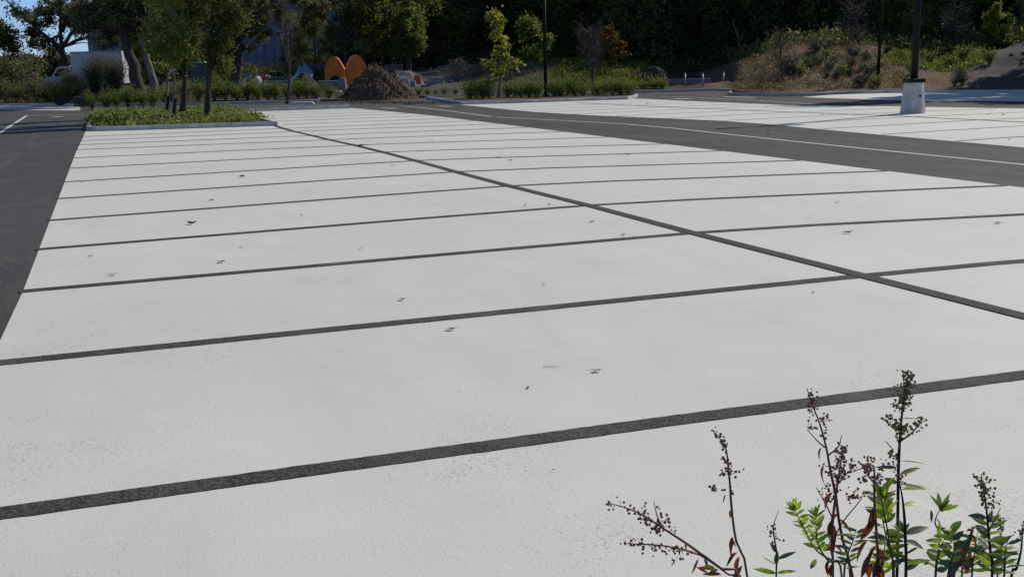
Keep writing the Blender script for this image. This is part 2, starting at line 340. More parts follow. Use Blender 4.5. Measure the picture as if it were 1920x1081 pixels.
# white coated parking rows
def sheet(pts,z): b=MB(); b.add([(p[0],p[1],z) for p in pts],[tuple(range(len(pts)))]); return b
def g2(*ps): return [G(*p)[:2] for p in ps]
lot1=[(-5.8,.95),(6.2,.95),(6.2,40)]+g2((720,208.2),(656,202.5))+[(-.1,51.2),(-.1,37.0),(-6.16,37.3),(-6.18,33),(-6.22,27),(-6.24,8.43),(-6.27,6.55),(-6.3,4.5),(-6.33,.95)]
b=sheet(lot1,.004)
lot2=g2((852,195.6),(1000,210),(1100,216),(1347,226.5),(1436,232.7),(1500,239),(1650,253),(1792,265.5),(1920,277))+[(11.2,9),(27.5,9),(25.5,20)]+g2((1920,203.8),(1690,200),(1500,198.4),(1290,189.5),(1195,185.2))+[(15,53.0)]
b.add([(x,y,.004) for x,y in lot2],[tuple(range(len(lot2)))])
lot3=g2((1505,182.3),(1690,189),(1920,190))+[(31,24),(42,24)]+g2((1920,172),(1690,173),(1560,178))
b.add([(x,y,.004) for x,y in lot3],[tuple(range(len(lot3)))])
structure(b,'white_parking_coating',M_coat)
_sr=np.random.default_rng(99)
def strip(b,pts,w,z=.008):
    pts=[np.array(p[:2],float) for p in pts]; L=[];Rr=[]
    if np.mean([p[1] for p in pts])<14:          # near the camera the rolled edges read as slightly ragged
        q=[]
        for a,c in zip(pts[:-1],pts[1:]):
            k=max(2,int(np.linalg.norm(c-a)/.022)); q+=[a+(c-a)*i/k for i in range(k)]
        pts=q+[pts[-1]]
        n=len(pts); ja,jb=[np.convolve(_sr.normal(0,.0026,n+4),[.25,.5,.25],'same')[2:-2]+np.convolve(_sr.normal(0,.0035,n+60),np.ones(40)/40,'same')[30:-30] for _ in (0,1)]
        for i in range(n):
            d=pts[min(i+4,n-1)]-pts[max(i-4,0)]; d/=np.linalg.norm(d); nn=np.array([-d[1],d[0]]); L.append(pts[i]+nn*(w/2+ja[i])); Rr.append(pts[i]-nn*(w/2+jb[i]))
        b.add([(p[0],p[1],z) for p in L]+[(p[0],p[1],z) for p in Rr],[(i,i+1,n+i+1,n+i)[::-1] for i in range(n-1)]); return
    for i in range(len(pts)):
        d=pts[min(i+1,len(pts)-1)]-pts[max(i-1,0)]; d/=np.linalg.norm(d); nn=np.array([-d[1],d[0]])*w/2; L.append(pts[i]+nn); Rr.append(pts[i]-nn)
    n=len(pts); b.add([(p[0],p[1],z) for p in L]+[(p[0],p[1],z) for p in Rr],[(i,i+1,n+i+1,n+i)[::-1] for i in range(n-1)])
b=MB()
cy_=[5.88,8.62,11.32,14.08,16.75,19.46,22.09,24.76,27.3,29.52,32.04,34.11]
ly_=[5.90,8.43,10.87,13.38,16.03,18.82,21.85,24.83,27.75,29.85,31.8,34.07]
ry_=[5.45,7.75,10.4,12.92,15.29,18.01,20.48,23.41,26.32,29.0,31.6,34.1]
strip(b,[G(-150,984.5),G(0,964),G(640,874.8),G(1280,787.3),G(1920,704),(2.2,2.95),(6.19,2.75)],.145)
cx_=[.35,.29,.29,.17,.16,.19,.17,.11,-.03,-.08,-.2,-.22]
for i in range(12):
    w=.145 if i<8 else .16
    lx=(-6.30,-6.27)[i>0] if i<5 else -6.25
    strip(b,[(lx,ly_[i]),(-4,.65*ly_[i]+.35*cy_[i]),(-2,.3*ly_[i]+.7*cy_[i]),(cx_[i],cy_[i])],w)
    strip(b,[(cx_[i],cy_[i]+.0),(1.7,cy_[i]*.80+ry_[i]*.20+.05),(3.2,.52*cy_[i]+.48*ry_[i]+.04),(6.19,ry_[i])],w)
for y in (36.8,39.6,42.3,45.0,47.7,50.1): strip(b,[(-.05 if y>37 else .2,y),(3,y),(6.0 if y<44 else 5.8,y-.2)],.16)
structure(b,'parking_stall_lines',M_line)
b=MB(); strip(b,[(.62,.96),(.55,3.0),G(1920,594.6),G(1617,518.1)]+[(.28,8.62),(.27,11.32),(.18,14.08),(.16,16.75),(.17,19.46),(.15,22.09),(.08,24.76),(-.05,27.3),(-.1,29.52),(-.2,32.04),(-.22,34.11),(-.16,36.9)],.145,.012)
structure(b,'parking_centre_line',M_line)
b=MB()
strip(b,[(17.9,10),(17.7,20),G(1920,229.5),G(1690,218.5),G(1480,210.5),G(1250,201),G(1080,193)],.12,.012); structure(b,'parking_centre_line',M_line)
b=MB()
for k in range(15):
    y=12.0+2.68*k
    if y>52: break
    xl=np.interp(y,[9,15,20,24,26,28,35,39,50,53],[11.4,11.35,11.7,12.05,12.25,12.2,10.8,10.4,10.9,15]); xr=np.interp(y,[9,27,32,35.7,44.7,50.4,53],[27,23.4,22,20.15,20.15,20.25,18])
    strip(b,[(xl+.02,y),(17.3,y+.55),(xr-.02,y+.3)],.10)
structure(b,'parking_stall_lines',M_line)
# painted lane lines
b=MB()
strip(b,g2((752,199.2),(787,201.7),(860,210.8),(921,218.8)),.12,.006)
strip(b,g2((933,220),(1065,226.7),(1175,233),(1262,240.8),(1400,255.8),(1480,264.5),(1700,287),(1920,309))+[(8.5,4)],.12,.006)
strip(b,g2((716,202.8),(742,203.6)),.35,.006); strip(b,g2((823,199),(846,199.8)),.3,.006)
strip(b,g2((1240,181),(1272,182),(1330,184.5),(1425,189),(1500,194),(1560,198),(1690,199.2)),.12,.006)
strip(b,g2((1262,184.9),(1294,185.8)),.35,.006); strip(b,g2((1357,181.7),(1415,183)),.35,.006)
strip(b,[(-8.75,36)]+g2((0,249),(50,217)),.13,.006); strip(b,g2((52,217),(165,214.3)),.2,.006); strip(b,g2((101,219),(115,219)),.5,.006)
structure(b,'lane_markings',M_paint)
# ------------------------------------------------------------------ kerbs and beds
def ring(b,pts,w,z0,z1,closed=True,r=.02):
    """kerb with rounded top edge following pts (outer line); inner line offset to the left"""
    P=[np.array(p[:2],float) for p in pts]; n=len(P); sec=[(0,z0),(0,z1-r),(r,z1),(w-r,z1),(w,z1-r),(w,z0)]; vs=[]
    for i in range(n):
        a=P[(i-1)%n] if closed or i>0 else P[i]; c=P[(i+1)%n] if closed or i<n-1 else P[i]
        d=c-a; d/=np.linalg.norm(d); nn=np.array([-d[1],d[0]])
        for s,z in sec: vs.append((P[i][0]+nn[0]*s,P[i][1]+nn[1]*s,z))
    k=len(sec); fs=[]
    for i in range(n if closed else n-1):
        j=(i+1)%n
        for q in range(k-1): fs.append((i*k+q,j*k+q,j*k+q+1,i*k+q+1))
    if not closed: fs+=[tuple(range(k))[::-1],tuple((n-1)*k+q for q in range(k))]
    b.add(vs,fs)
def roundcorner(p,a,c,r,n=6):
    p,a,c=map(lambda q:np.array(q[:2],float),(p,a,c)); u=(a-p)/np.linalg.norm(a-p); v=(c-p)/np.linalg.norm(c-p)
    s=p+u*r; e=p+v*r; return [tuple((1-t)**2*s+2*t*(1-t)*p+t*t*e) for t in np.linspace(0,1,n)]
A1=(-6.15,37.2);A2=(-.1,36.15);A3=(-.05,51.0);A4=(5.45,50.9);A5=(5.5,52.6);A7=(-6.1,53.0)
kp=roundcorner(A1,A7,A2,.9)+[A2,A3]+[A4,A5]+[(0,54.2),A7]
b=MB(); ring(b,kp,.17,-.03,.15); tag(b.build('concrete_kerb',M_conc),'long concrete kerb round the planted tree island at the left end of the white stalls','kerb')
b=MB(); b.add([(x,y,.11) for x,y in [(-6.02,38.1),(-5.3,37.2),(-.23,36.3),(-.2,51.15),(5.35,51.05),(5.35,52.5),(0,54.05),(-5.95,52.9)]],[tuple(range(8))]); structure(b,'island_soil',M_mulch)
# right island with lamp post
B=[G(850,194),G(866,196.3),G(1000,192.5),G(1100,189),G(1178,186.7),G(1192,184.3)]
b_=[p[:2] for p in B]; B2=b_+[(22.0,53.6),(17.5,57.5),(14.5,60.3),(12.2,61.5)]
b=MB(); ring(b,B2,.17,-.03,.15); tag(b.build('concrete_kerb',M_conc),'concrete kerb round the shrub island that holds the thin lamp post','kerb')
cen=np.mean(np.array(B2),0); b=MB(); b.add([tuple(cen+(np.array(p)-cen)*.975)+(.11,) for p in B2],[tuple(range(len(B2)))]); structure(b,'island_soil',M_mulch)
# rear kerbs follow the yard boundary
def bkerb(px0,px1,lab,off=-.18,z1=.15,step=30,mat=None):
    pts=[lat(px,bdist(px)+off) for px in np.arange(px0,px1+1,step)]
    b=MB(); ring(b,pts,.17,-.03,z1,closed=False); return tag(b.build('concrete_kerb',mat or M_conc),lab,'kerb')
bkerb(-500,176,'shaded concrete kerb below the hedge at the far left of the lot')
bkerb(186,612,'thin concrete kerb behind the row of green shrubs left of the mulch pile')
bkerb(800,1370,'thin concrete kerb along the back road leading to the three bollards')
pts=g2((1366,176),(1368,178.6),(1463,181),(1520,179.3),(1590,176.2),(1657,174.8),(1732,174.6),(1920,174.2))+[lat(2400,47.7)]
b=MB(); ring(b,pts,.17,-.03,.15,closed=False); tag(b.build('concrete_kerb',M_conc),'concrete kerb along the foot of the planted berm at the right','kerb')
# near bed in front of the camera
b=MB(); ring(b,[(-30,.62),(30,.62)][::-1],.17,-.03,.15,closed=False); tag(b.build('concrete_kerb',M_conc),'straight concrete kerb of the bed the flowering weeds grow in','kerb')
b=MB(); b.add([(-40,-30,.1),(40,-30,.1),(40,.46,.1),(-40,.46,.1)],[(0,1,2,3)]); structure(b,'near_bed_soil',M_mulch)
# shaded concrete gutter strip at the far left
pts=[lat(px,bdist(px)-.2) for px in np.arange(-400,177,40)]+[lat(px,bdist(px)-10) for px in np.arange(-400,177,40)][::-1]
b=sheet(pts,.004); structure(b,'far_pavement',M_conc)

# ------------------------------------------------------------------ trees
def spline(pts,n=10):
    pts=[np.array(p,float) for p in pts]
    if len(pts)<3: return [pts[0]+(pts[-1]-pts[0])*t for t in np.linspace(0,1,n)]
    out=[]
    P=[2*pts[0]-pts[1]]+pts+[2*pts[-1]-pts[-2]]
    m=len(pts)-1
    for i in range(m):
        for t in np.linspace(0,1,max(2,n//m),endpoint=(i==m-1)):
            a,b_,c,d=P[i:i+4]; out.append(.5*((2*b_)+(c-a)*t+(2*a-5*b_+4*c-d)*t*t+(-a+3*b_-3*c+d)*t**3))
    return out
def make_tree(name,label,group,base,limbs,r0,clumps,nleaf,ls,lm,bark=None,seed=0,twig=True,cat='tree',tintvar=.35,clr=.9,flat_=.8,sides=9,guard=None):
    """limbs: list of world polylines (first is the trunk); clumps: list of (centre, radius)"""
    rg=np.random.default_rng(seed); t=empty(name,base,label,cat,group)
    b=MB(); skel=[]
    for i,l in enumerate(limbs):
        p=spline(l,10); n=len(p); ra=r0 if i==0 else r0*.55
        rad=[ra*(1-.75*k/(n-1))+(ra*.35*max(0,1-k/1.5) if i==0 else 0) for k in range(n)]
        # small crookedness
        q=[p[k]+(rg.normal(size=3)*min(ra*.14,.035) if 0<k<n-1 else 0) for k in range(n)]
        b.tube(q,rad,sides); skel+=list(zip(q[n//3:],rad[n//3:]))
    SP=np.array([s[0] for s in skel])
    if twig:
        for c,r in clumps:
            c=np.array(c); d=np.linalg.norm(SP-c,axis=1)+np.maximum(SP[:,2]-c[2],0)*1.5; k=int(np.argmin(d)); s=SP[k]; rr=min(skel[k][1]*.6,r0*.25)
            m=(s+c)/2+np.array([0,0,.12*np.linalg.norm(c-s)])+rg.normal(size=3)*.12*r
            b.tube(spline([s,m,c],6),[rr*(1-.8*x) for x in np.linspace(0,1,6)],4,cap=False)
            for _ in range(3):
                e=c+rg.normal(size=3)*r*.7; b.tube([m*.3+c*.7,(m*.15+c*.35+e*.5),e],[rr*.35,rr*.2,rr*.08],3,cap=False)
    b.build('trunk',bark or M_bark,t,smooth=True)
    if nleaf:
        wts=np.array([r**2 for c,r in clumps]); wts/=wts.sum(); cnt=rg.multinomial(nleaf,wts); C=[];TT=[]
        for (c,r),k in zip(clumps,cnt):
            d=rg.normal(size=(k,3)); d/=np.linalg.norm(d,axis=1)[:,None]+1e-9; rad=r*clr*np.abs(rg.normal(.62,.42,k))
            q=np.array(c)+d*rad[:,None]*np.array([1,1,flat_])*(.75+.5*rg.random(3)); C.append(q); TT.append(np.full(k,rg.normal(.45,tintvar*.5))+rg.normal(0,.16,k))
        C=np.concatenate(C); TT=np.concatenate(TT)
        L=ls*(.65+.7*rg.random(len(C)))
        leafmesh('crown',C,L,L*.62,lm,t,rg,tint=TT)
    return t
def ell(rg,c,R3,n,r,shell=.5):
    out=[]
    for _ in range(n):
        d=rg.normal(size=3); d/=np.linalg.norm(d); q=np.array(c)+d*np.array(R3)*(shell+(1-shell)*rg.random())*rg.uniform(.75,1.05)
        out.append((q,r*rg.uniform(.6,1.25)))
    return out
def axis3(cx,cy,dd,rx,rz,ry=None):
    """crown ellipsoid given by photo position and pixel radii at depth dd"""
    s=dd/CF; return A(cx,cy,dd),(rx*s,(ry or rx)*s,rz*s)
TREE_N=[0]
def ptree(label,base_px,dd,trunk,limbs,r_px,crowns,nl,ls,lm,seed,bark=None,group=None,cl_px=14,basez=None,name='tree',ncl=1.0,**k):
    """tree placed by photo column and depth; trunk/limbs in photo pixels at depth dd"""
    s=dd/CF; rg=np.random.default_rng(seed+100); z=terr(base_px,dd) if basez is None else basez
    x,y=lat(base_px,dd); base=np.array([x,y,z])
    tr=[base-np.array([0,0,.1])]+[A(a,c,dd) for a,c in trunk]
    ls_=[tr]
    for l in limbs:
        q=[]
        for i,(a,c) in enumerate(l): q.append(A(a,c,dd+(0 if i==0 else (rg.uniform(-1,1)*12*s*i))))
        ls_.append(q)
    cl=[]
    for cx,cy,rx,rz,n in crowns:
        c,R3=axis3(cx,cy,dd,rx,rz); cl+=ell(rg,c,R3,int(n*ncl),cl_px*s)
    return make_tree(name,label,group,base,ls_,r_px*s,cl,nl,ls,lm,bark,seed,**k)

# far left big tree against the sky
ptree('broad forked tree at the far left behind the white truck cab',125,92,[(124,125),(116,90),(113,30),(118,-60)],[[(121,108),(95,75),(60,45),(25,15),(-20,-30)],[(118,92),(85,70),(48,66)],[(116,60),(130,20),(160,-40)],[(119,85),(150,40),(190,0)]],7,
 [(62,28,50,20,7),(115,25,60,36,15),(170,35,55,38,18),(150,5,90,30,16),(110,-80,130,40,18),(90,78,50,12,5),(200,72,30,24,7),(18,92,20,12,3),(50,55,40,14,5)],17500,.22,L_grey,1,cl_px=15,clr=1.0)
ptree('leafy tree cut off by the left edge beside the gap of blue sky',-60,88,[(-55,100),(-50,40),(-45,-60)],[[(-50,60),(-20,50),(5,45)]],7,[(-40,60,40,42,12),(-50,-40,50,50,12),(8,78,16,28,6)],7000,.25,L_mid,2,cl_px=18)
for i,(px,dd,h,wd) in enumerate([(-20,100,50,50),(40,104,36,44),(100,100,46,40),(165,98,30,30)]):
    c0=142-h*.45
    ptree('round bushy tree in the low tree line %s'%['at the left frame edge','left of the truck bonnet','behind the white truck cab','behind the front of the truck box'][i],px,dd,[(px,c0)],[],3,[(px,c0,wd,h*.55,20)],8000,.26,[L_grey,L_mid][i%2],20+i,cl_px=13)
# two thick leaning trunks behind the left island
ptree('thick dark trunk leaning left behind the low shrubs, with a heavy dark crown',264,68,[(259,160),(248,122),(237,85),(225,45),(214,0),(202,-60)],[[(229,60),(205,20),(160,-10)],[(225,45),(262,0),(290,-50)]],14,
 [(205,10,60,40,16),(250,-30,90,50,22),(190,50,50,28,12),(285,30,50,40,10),(165,20,40,34,10),(225,20,60,40,12)],24000,.19,L_grey,3,cl_px=17)
ptree('pale mossy trunk leaning left just right of the thickest dark trunk',293,72,[(288,155),(279,125),(270,95),(259,50),(250,10),(240,-50)],[[(280,90),(300,40),(330,-10)]],9,[(300,0,60,40,13),(250,60,40,26,8),(260,-50,70,40,12)],11000,.2,L_mid,4,bark=M_barkp,cl_px=15)
ptree('dark upright trunk hidden behind the two island saplings',300,76,[(297,150),(292,110),(286,60),(280,10),(276,-50)],[[(292,100),(325,60),(360,30)]],9,[(330,-10,70,50,16),(370,50,40,40,7),(310,60,34,36,12),(340,100,20,20,4),(350,-130,110,70,36)],19000,.22,L_dark,5,cl_px=16)
# island trees
isl=dict(basez=.11)
ptree('straight dark trunk in the left island, light leaves hanging round it',345,44.0,[(346,170),(347,110),(345,60),(350,0),(352,-90)],[[(347,120),(332,90),(318,60)],[(347,100),(362,75),(380,50)],[(346,70),(330,30),(320,-10)]],6,
 [(345,55,32,50,26),(350,-30,60,50,26),(375,25,25,35,6),(352,112,26,22,9),(340,20,50,50,18)],9500,.12,L_mid,6,cl_px=20,**isl)
ptree('rightmost dark trunk standing in the left island',393,41.5,[(391,170),(393,110),(396,50),(401,0),(406,-80)],[[(393,90),(405,60),(420,25)],[(395,60),(384,30),(372,0)]],6,
 [(410,70,22,50,12),(395,-20,55,40,24),(418,110,18,30,8),(440,40,26,40,10)],8500,.12,L_mid,7,cl_px=20,**isl)
def sapling(px,py,dd,top,crowns,seed,lab,nl,guard_py,lm=L_light,ls=.10):
    t=ptree(lab,px,dd,top,[[top[0],(top[0][0]-10,top[0][1]-35)],[top[0],(top[0][0]+10,top[0][1]-40)]],2.2,crowns,nl,ls,lm,seed,bark=M_barkp,cl_px=17,basez=.11,name='sapling')
    s=dd/CF; b=MB(); a=np.array(t.location); e=A(px-2.5,guard_py,dd); b.tube([a,a*.6+e*.4,e],[3.9*s,3.3*s,2.9*s],10); b.build('trunk_guard',M_wrap,t); return t
sapling(331,222,40.8,[(327,150),(325,100),(322,40),(320,-60)],[(314,62,32,56,30),(320,-20,44,40,20),(330,100,22,24,8)],8,'front sapling in the left island with a black guard round its pale thin stem',4600,185,ls=.125)
sapling(319,206,48,[(314,150),(312,110),(305,60),(300,-40)],[(297,70,28,40,22),(300,0,36,50,24),(312,125,14,12,3)],9,'rear sapling in the left island, thin pale stem with light green crown',4600,180,ls=.13)
# mid trees
ptree('thick dark trunk left of the construction clutter',447,80,[(446,120),(444,75),(440,30),(436,-50)],[[(444,90),(420,50),(400,10)],[(444,80),(470,40),(490,0)]],11,[(455,55,45,48,22),(430,-10,60,40,18),(500,25,55,38,18),(565,6,45,16,8),(415,100,18,30,5)],24000,.18,L_grey,10,cl_px=15)
ptree('bushy undergrowth tree beside the thick dark trunk, left of the clutter',420,82,[(420,110)],[],3,[(418,110,24,34,14)],4500,.16,L_mid,11,cl_px=11)
ptree('wide spreading tree rising behind the orange panels',652,92,[(650,110),(645,70),(652,30),(662,-30)],[[(648,90),(628,55),(606,30),(580,15)],[(646,75),(668,50),(690,25),(705,-10)],[(650,80),(690,60),(730,35)],[(645,60),(630,20),(625,-40)]],7,
 [(640,10,80,32,20),(700,30,60,42,22),(755,45,38,50,20),(590,8,40,20,6),(660,-60,120,50,22),(700,90,50,20,9)],24000,.25,L_mid,12,cl_px=15)
ptree('dense yellow-green tree edging the dark woods right of the mulch pile',770,90,[(768,90),(765,30),(765,-30)],[],5,[(765,60,26,62,22),(760,-30,40,40,12)],11000,.22,L_shrub,13,cl_px=13)
def bare(label,px,dd,trunk,fan,r_px,seed,basez=None,bark=M_barkt,n=60):
    rg=np.random.default_rng(seed); s=dd/CF; x,y=lat(px,dd); z=terr(px,dd) if basez is None else basez
    t=empty('bare_tree',(x,y,z),label,'tree'); b=MB(); tr=[np.array([x,y,z])]+[A(a,c,dd) for a,c in trunk]; p=spline(tr,12)
    b.tube(p,[r_px*s*(1.1-.8*k/(len(p)-1)) for k in range(len(p))],7)
    o=b.build('trunk',bark,t,smooth=True)
    b=MB(); (cx,cy,rx,ry)=fan
    for i in range(n):
        st=p[rg.integers(len(p)*4//10,len(p))]; an=rg.uniform(0,6.28); q=A(cx+rx*rg.uniform(-1,1),cy-ry*rg.uniform(-.9,1),dd+rg.uniform(-1,1)*rx*s)
        if q[2]<st[2]+.1: q[2]=st[2]+rg.uniform(.2,.6)
        m=(st+q)/2+rg.normal(size=3)*4*s; m[2]-=2*s
        b.tube([st,m,q],[r_px*s*.35,r_px*s*.22,r_px*s*.08],4,cap=False)
        for _ in range(3):
            e=m*.4+q*.6+rg.normal(size=3)*9*s; e[2]=max(e[2],m[2]); b.tube([m*.6+q*.4,e],[r_px*s*.16,r_px*s*.06],3,cap=False)
    b.build('branch_fan',bark,t); return t
bare('leafless young tree standing alone in front of the construction clutter',544,62.3,[(543,150),(541,110),(538,60),(536,20)],(535,70,36,65),2.8,31,n=46)
bare('small leafless tree with a reddish stem in the right shrub island',1112,62.3,[(1111,150),(1112,120),(1110,85),(1108,62)],(1106,88,28,36),2.0,32,basez=.11,bark=M_barkt,n=120)
bare('leafless grey shrub tree on top of the berm left of the slim dark post',1610,72,[(1610,90),(1607,50),(1605,15)],(1603,55,34,45),2.5,33,n=80)
bare('grey twiggy tree right of the big lamp column at the edge of the woods',1795,76,[(1792,80),(1790,40),(1788,0)],(1795,55,36,45),2.5,34,n=90)
bare('dark bare sapling at the foot of the berm right of the bollards',1466,61,[(1465,130),(1463,90),(1461,65)],(1463,98,20,30),1.9,35,n=40,bark=M_bark)
# young trees in the right island and beyond
ptree('slender young tree with yellow-green leaves in the right shrub island',937,61.3,[(938,150),(936,125),(940,90),(938,20)],[[(936,128),(915,112),(895,110)],[(936,122),(960,110),(975,108)],[(938,100),(955,88),(965,80)],[(939,70),(925,55),(910,52)]],3,
 [(930,35,18,22,13),(935,68,22,20,9),(940,95,22,16,8),(915,120,22,8,5),(960,118,18,8,5),(940,138,14,8,4)],1500,.19,L_yel,41,cl_px=11,basez=.11,name='sapling',bark=M_barkp)
ptree('dull green young tree just left of the thin lamp post',1004,80,[(1003,140),(1002,110),(1000,70),(996,20)],[],2.2,[(994,55,20,32,16),(1002,100,22,18,9),(1026,85,12,20,4)],4200,.17,L_shrub,42,cl_px=13,name='sapling')
ptree('small tree with orange and green leaves right of the leafless island tree',1146,76,[(1145,120),(1148,80)],[],2,[(1140,68,18,22,10),(1156,92,14,26,9),(1148,115,14,10,4)],1500,.16,L_oran,43,cl_px=11,name='sapling')
ptree('bright green small tree at the berm top behind the big lamp column',1870,74,[(1868,70),(1868,40)],[],2.5,[(1862,45,32,38,20),(1880,80,16,20,6)],8000,.16,L_light,44,cl_px=10,name='small_tree')
ptree('bright leafy bush tree left of the big lamp column, above the berm',1716,84,[(1720,60)],[],2.5,[(1722,50,30,44,18),(1770,40,22,26,8)],7000,.18,L_shrub,45,cl_px=11,name='small_tree')
for px,dd,y0,lab,sd in [(845,99,30,'pale bare trunk standing at the edge of the dark woods behind the dirt slope',71),(1387,86,70,'short pale dead trunk at the woods edge above the rightmost bollard',72),(1260,92,10,'thin pale trunk in the dark woods above the bollards',73)]:
    ptree(lab,px,dd,[(px-1,100),(px-3,70),(px-6,y0)],[[(px-2,80),(px+10,55)],[(px-3,70),(px-14,40)]],2.6,[(px-4,y0+15,10,20,3)],260,.18,L_shrub,sd,bark=M_barkp,cl_px=8)
# shrub trees seen dark at the edge of wood
# ---- the dark woods: four kinds built once, copied along the edge
rgw=np.random.default_rng(77)
def proto(i,h,wd,lm,nl):
    rg=np.random.default_rng(500+i); base=np.array([0,0,-50.0]) 
    cl=[]
    for k in range(46):
        z=h*(.05+.95*(k/45)); rr=wd*(.55+.45*math.sin(math.pi*min(z/h*.9+.1,1)))*(1.0 if z<h*.8 else .7)
        a=rg.uniform(0,6.28); q=rr*rg.uniform(.3,1); cl.append((np.array([q*math.cos(a),q*math.sin(a),-50+z]),wd*.36*rg.uniform(.7,1.3)))
    return make_tree('woodland_tree','dark leafy tree in the dense shaded woods behind the yard','trees of the dark woods',base,[[base,base+[.2,.1,h*.4],base+[-.2,.2,h*.9]]],.22,cl,nl,.30,lm,None,600+i,flat_=.9)
protos=[proto(0,13,3.3,L_dark,13000),proto(1,16,3.0,L_dark,13000),proto(2,11,3.6,L_mid,12000),proto(3,14,2.8,L_grey,11000)]
def dup(root,loc,rz,sc_=1.0,label=None):
    r=root.copy(); COL.objects.link(r); r.location=[float(v) for v in loc]; r.rotation_euler=(0,0,rz); r.scale=(sc_,sc_,sc_)
    if label: r['label']=label
    for ch in list(root.children):
        c=ch.copy(); COL.objects.link(c); c.parent=r
    return r
spots=[]
for row,(d0,st) in enumerate([(93,52),(99,52),(107,56)]):
    px=795+row*17
    while px<2080:
        d=d0+rgw.uniform(-2,2)+(15 if px<1060 else 8 if px<1200 else 0)-(4 if px>1600 else 0)
        if not (1726<px<1752 and True): spots.append((px+rgw.uniform(-9,9),d,row))
        px+=st
for (px,d,row) in spots:
    k=int(rgw.choice([0,1,3,0,1,2] if row else [0,1,0,3,2])); s_=rgw.uniform(.85,1.15)
    if 1690<px<1790: k=2; s_=.60 if px<1765 else .7
    x,y=lat(px,d); dup(protos[k],(x,y,terr(px,d)-.3),rgw.uniform(0,6.28),s_)
for px,d,s_ in [(600,118,.6),(560,122,.5),(690,112,.8),(740,106,.9),(800,100,1),(715,103,.55),(765,102,.6),(665,106,.45),(635,108,.4),(304,96,.5),(342,98,.55),(385,97,.5),(418,96,.55),(270,99,.4)]:
    x,y=lat(px,d); dup(protos[int(rgw.integers(0,3))],(x,y,terr(px,d)-.3),rgw.uniform(0,6.28),s_)
# trees whose shadows fall on the lot at the right, partly outside the frame
for i,(x,y,s_) in enumerate([(41.8,43.0,1.0),(42.3,37.0,.95),(46.5,46.0,1.05),(46.5,41.0,.95),(50,43.5,1.0)]):
    dup(protos[[1,0,3,1,0][i]],(x,y,.8),i*1.7,s_)
for p in protos:                                     # the first of each kind takes a place of its own
    pass
for p,(px,d) in zip(protos,[(1010,112),(1250,96),(1400,95),(1560,92)]):
    x,y=lat(px,d); p.location=(x,y,terr(px,d)-.3)

# ------------------------------------------------------------------ shrubs, hedges and ground plants
def shrub_proto(name,label,group,r,h,lm,nl,ls,seed,cat='shrub'):
    rg=np.random.default_rng(seed); t=empty(name,(0,0,-60),label,cat,group); b=MB(); C=[]
    for k in range(16):
        a=rg.uniform(0,6.28); q=r*rg.uniform(.2,1); tip=np.array([q*math.cos(a),q*math.sin(a),-60+h*rg.uniform(.55,1)]); 
        b.tube([(0.1*q*math.cos(a),.1*q*math.sin(a),-60),((q*.5)*math.cos(a),(q*.5)*math.sin(a),-60+h*.4),tip],[.012,.009,.004],4,cap=False)
        for _ in range(nl//16):
            u=rg.uniform(.35,1); C.append(np.array([0,0,-60])*(1-u)+tip*u+rg.normal(size=3)*r*.17)
    C=np.array(C); C[:,2]=np.maximum(C[:,2],-59.95)
    b.build('stems',M_bark,t)
    leafmesh('foliage',C,ls*(.6+.8*rg.random(len(C))),ls*.5,lm,t,rg,up=.1); return t
def row(protos_,spots_,first=True):
    for i,(x,y,z,s_,k) in enumerate(spots_):
        p=protos_[k]
        if k not in row.used.setdefault(id(protos_),set()): row.used[id(protos_)].add(k); p.location=(x,y,z); p.scale=(s_,)*3
        else: dup(p,(x,y,z),rgw.uniform(0,6.28),s_)
row.used={}
LB='low green shrub in the row along the kerb behind the left island'
S1=[shrub_proto('shrub',LB,'shrubs behind the left island',.62,1.15,L_shrub,900,.10,701+i) for i in range(2)]
sp=[]
for px in list(range(186,300,22))+[312,334,360,384]+list(range(412,632,19)):
    dd=bdist(px)+rgw.uniform(.8,1.8) if px>300 else rgw.uniform(58,61)
    x,y=lat(px+rgw.uniform(-4,4),dd); sp.append((x,y,terr(px,dd) if px>300 else .05,rgw.uniform(.8,1.15),int(rgw.integers(0,2))))
row(S1,sp)
for px in range(420,625,26):
    dd=bdist(px)+3; x,y=lat(px,dd); dup(S1[0],(x,y,terr(px,dd)),rgw.uniform(0,6),rgw.uniform(.5,.7))
LB='low green shrub in the right island around the thin lamp post'
S2=[shrub_proto('shrub',LB,'shrubs of the right island',.75,.95,L_shrub,900,.10,711+i) for i in range(2)]
sp=[]
for px in [885,897,909,921,955,967,980,994,1008,1040,1052,1064,1080,1095,1122,1136,1150,1165,1180]:
    d=np.interp(px,[870,1190],[59.8,60.5])+rgw.uniform(.2,3); x,y=lat(px,d); sp.append((x,y,.1,rgw.uniform(.7,1.05),int(rgw.integers(0,2))))
row(S2,sp)
LB='small round shrub along the back road kerb near the bollards'
S3=[shrub_proto('shrub',LB,'shrubs along the back road',.55,.75,L_shrub,600,.10,721)]
row(S3,[(*lat(px,bdist(px)+1.1),.15,rgw.uniform(.7,1.2)*(.6 if px<870 else 1),0) for px in [790,806,822,838,858,1120,1150,1172,1190,1206,1226,1240]])
LB='dark bushy shrub in the hedge at the far left of the lot'
S4=[shrub_proto('hedge_shrub',LB,'hedge at the far left',.95,1.75,L_grey,1300,.13,731),shrub_proto('hedge_shrub',LB,'hedge at the far left',.9,1.5,L_mid,1300,.13,732)]
row(S4,[(*lat(px,bdist(px)+1.5+rgw.uniform(-.4,.8)),.15,rgw.uniform(.75,1.1),i%2) for i,px in enumerate(range(-70,176,19))])
for i,px in enumerate(range(-60,70,32)):
    d=bdist(px)+9; dup(S4[i%2],(*lat(px,d),terr(px,d)),i,1.7)
LB='blue-green shrub growing on the slope of the berm'
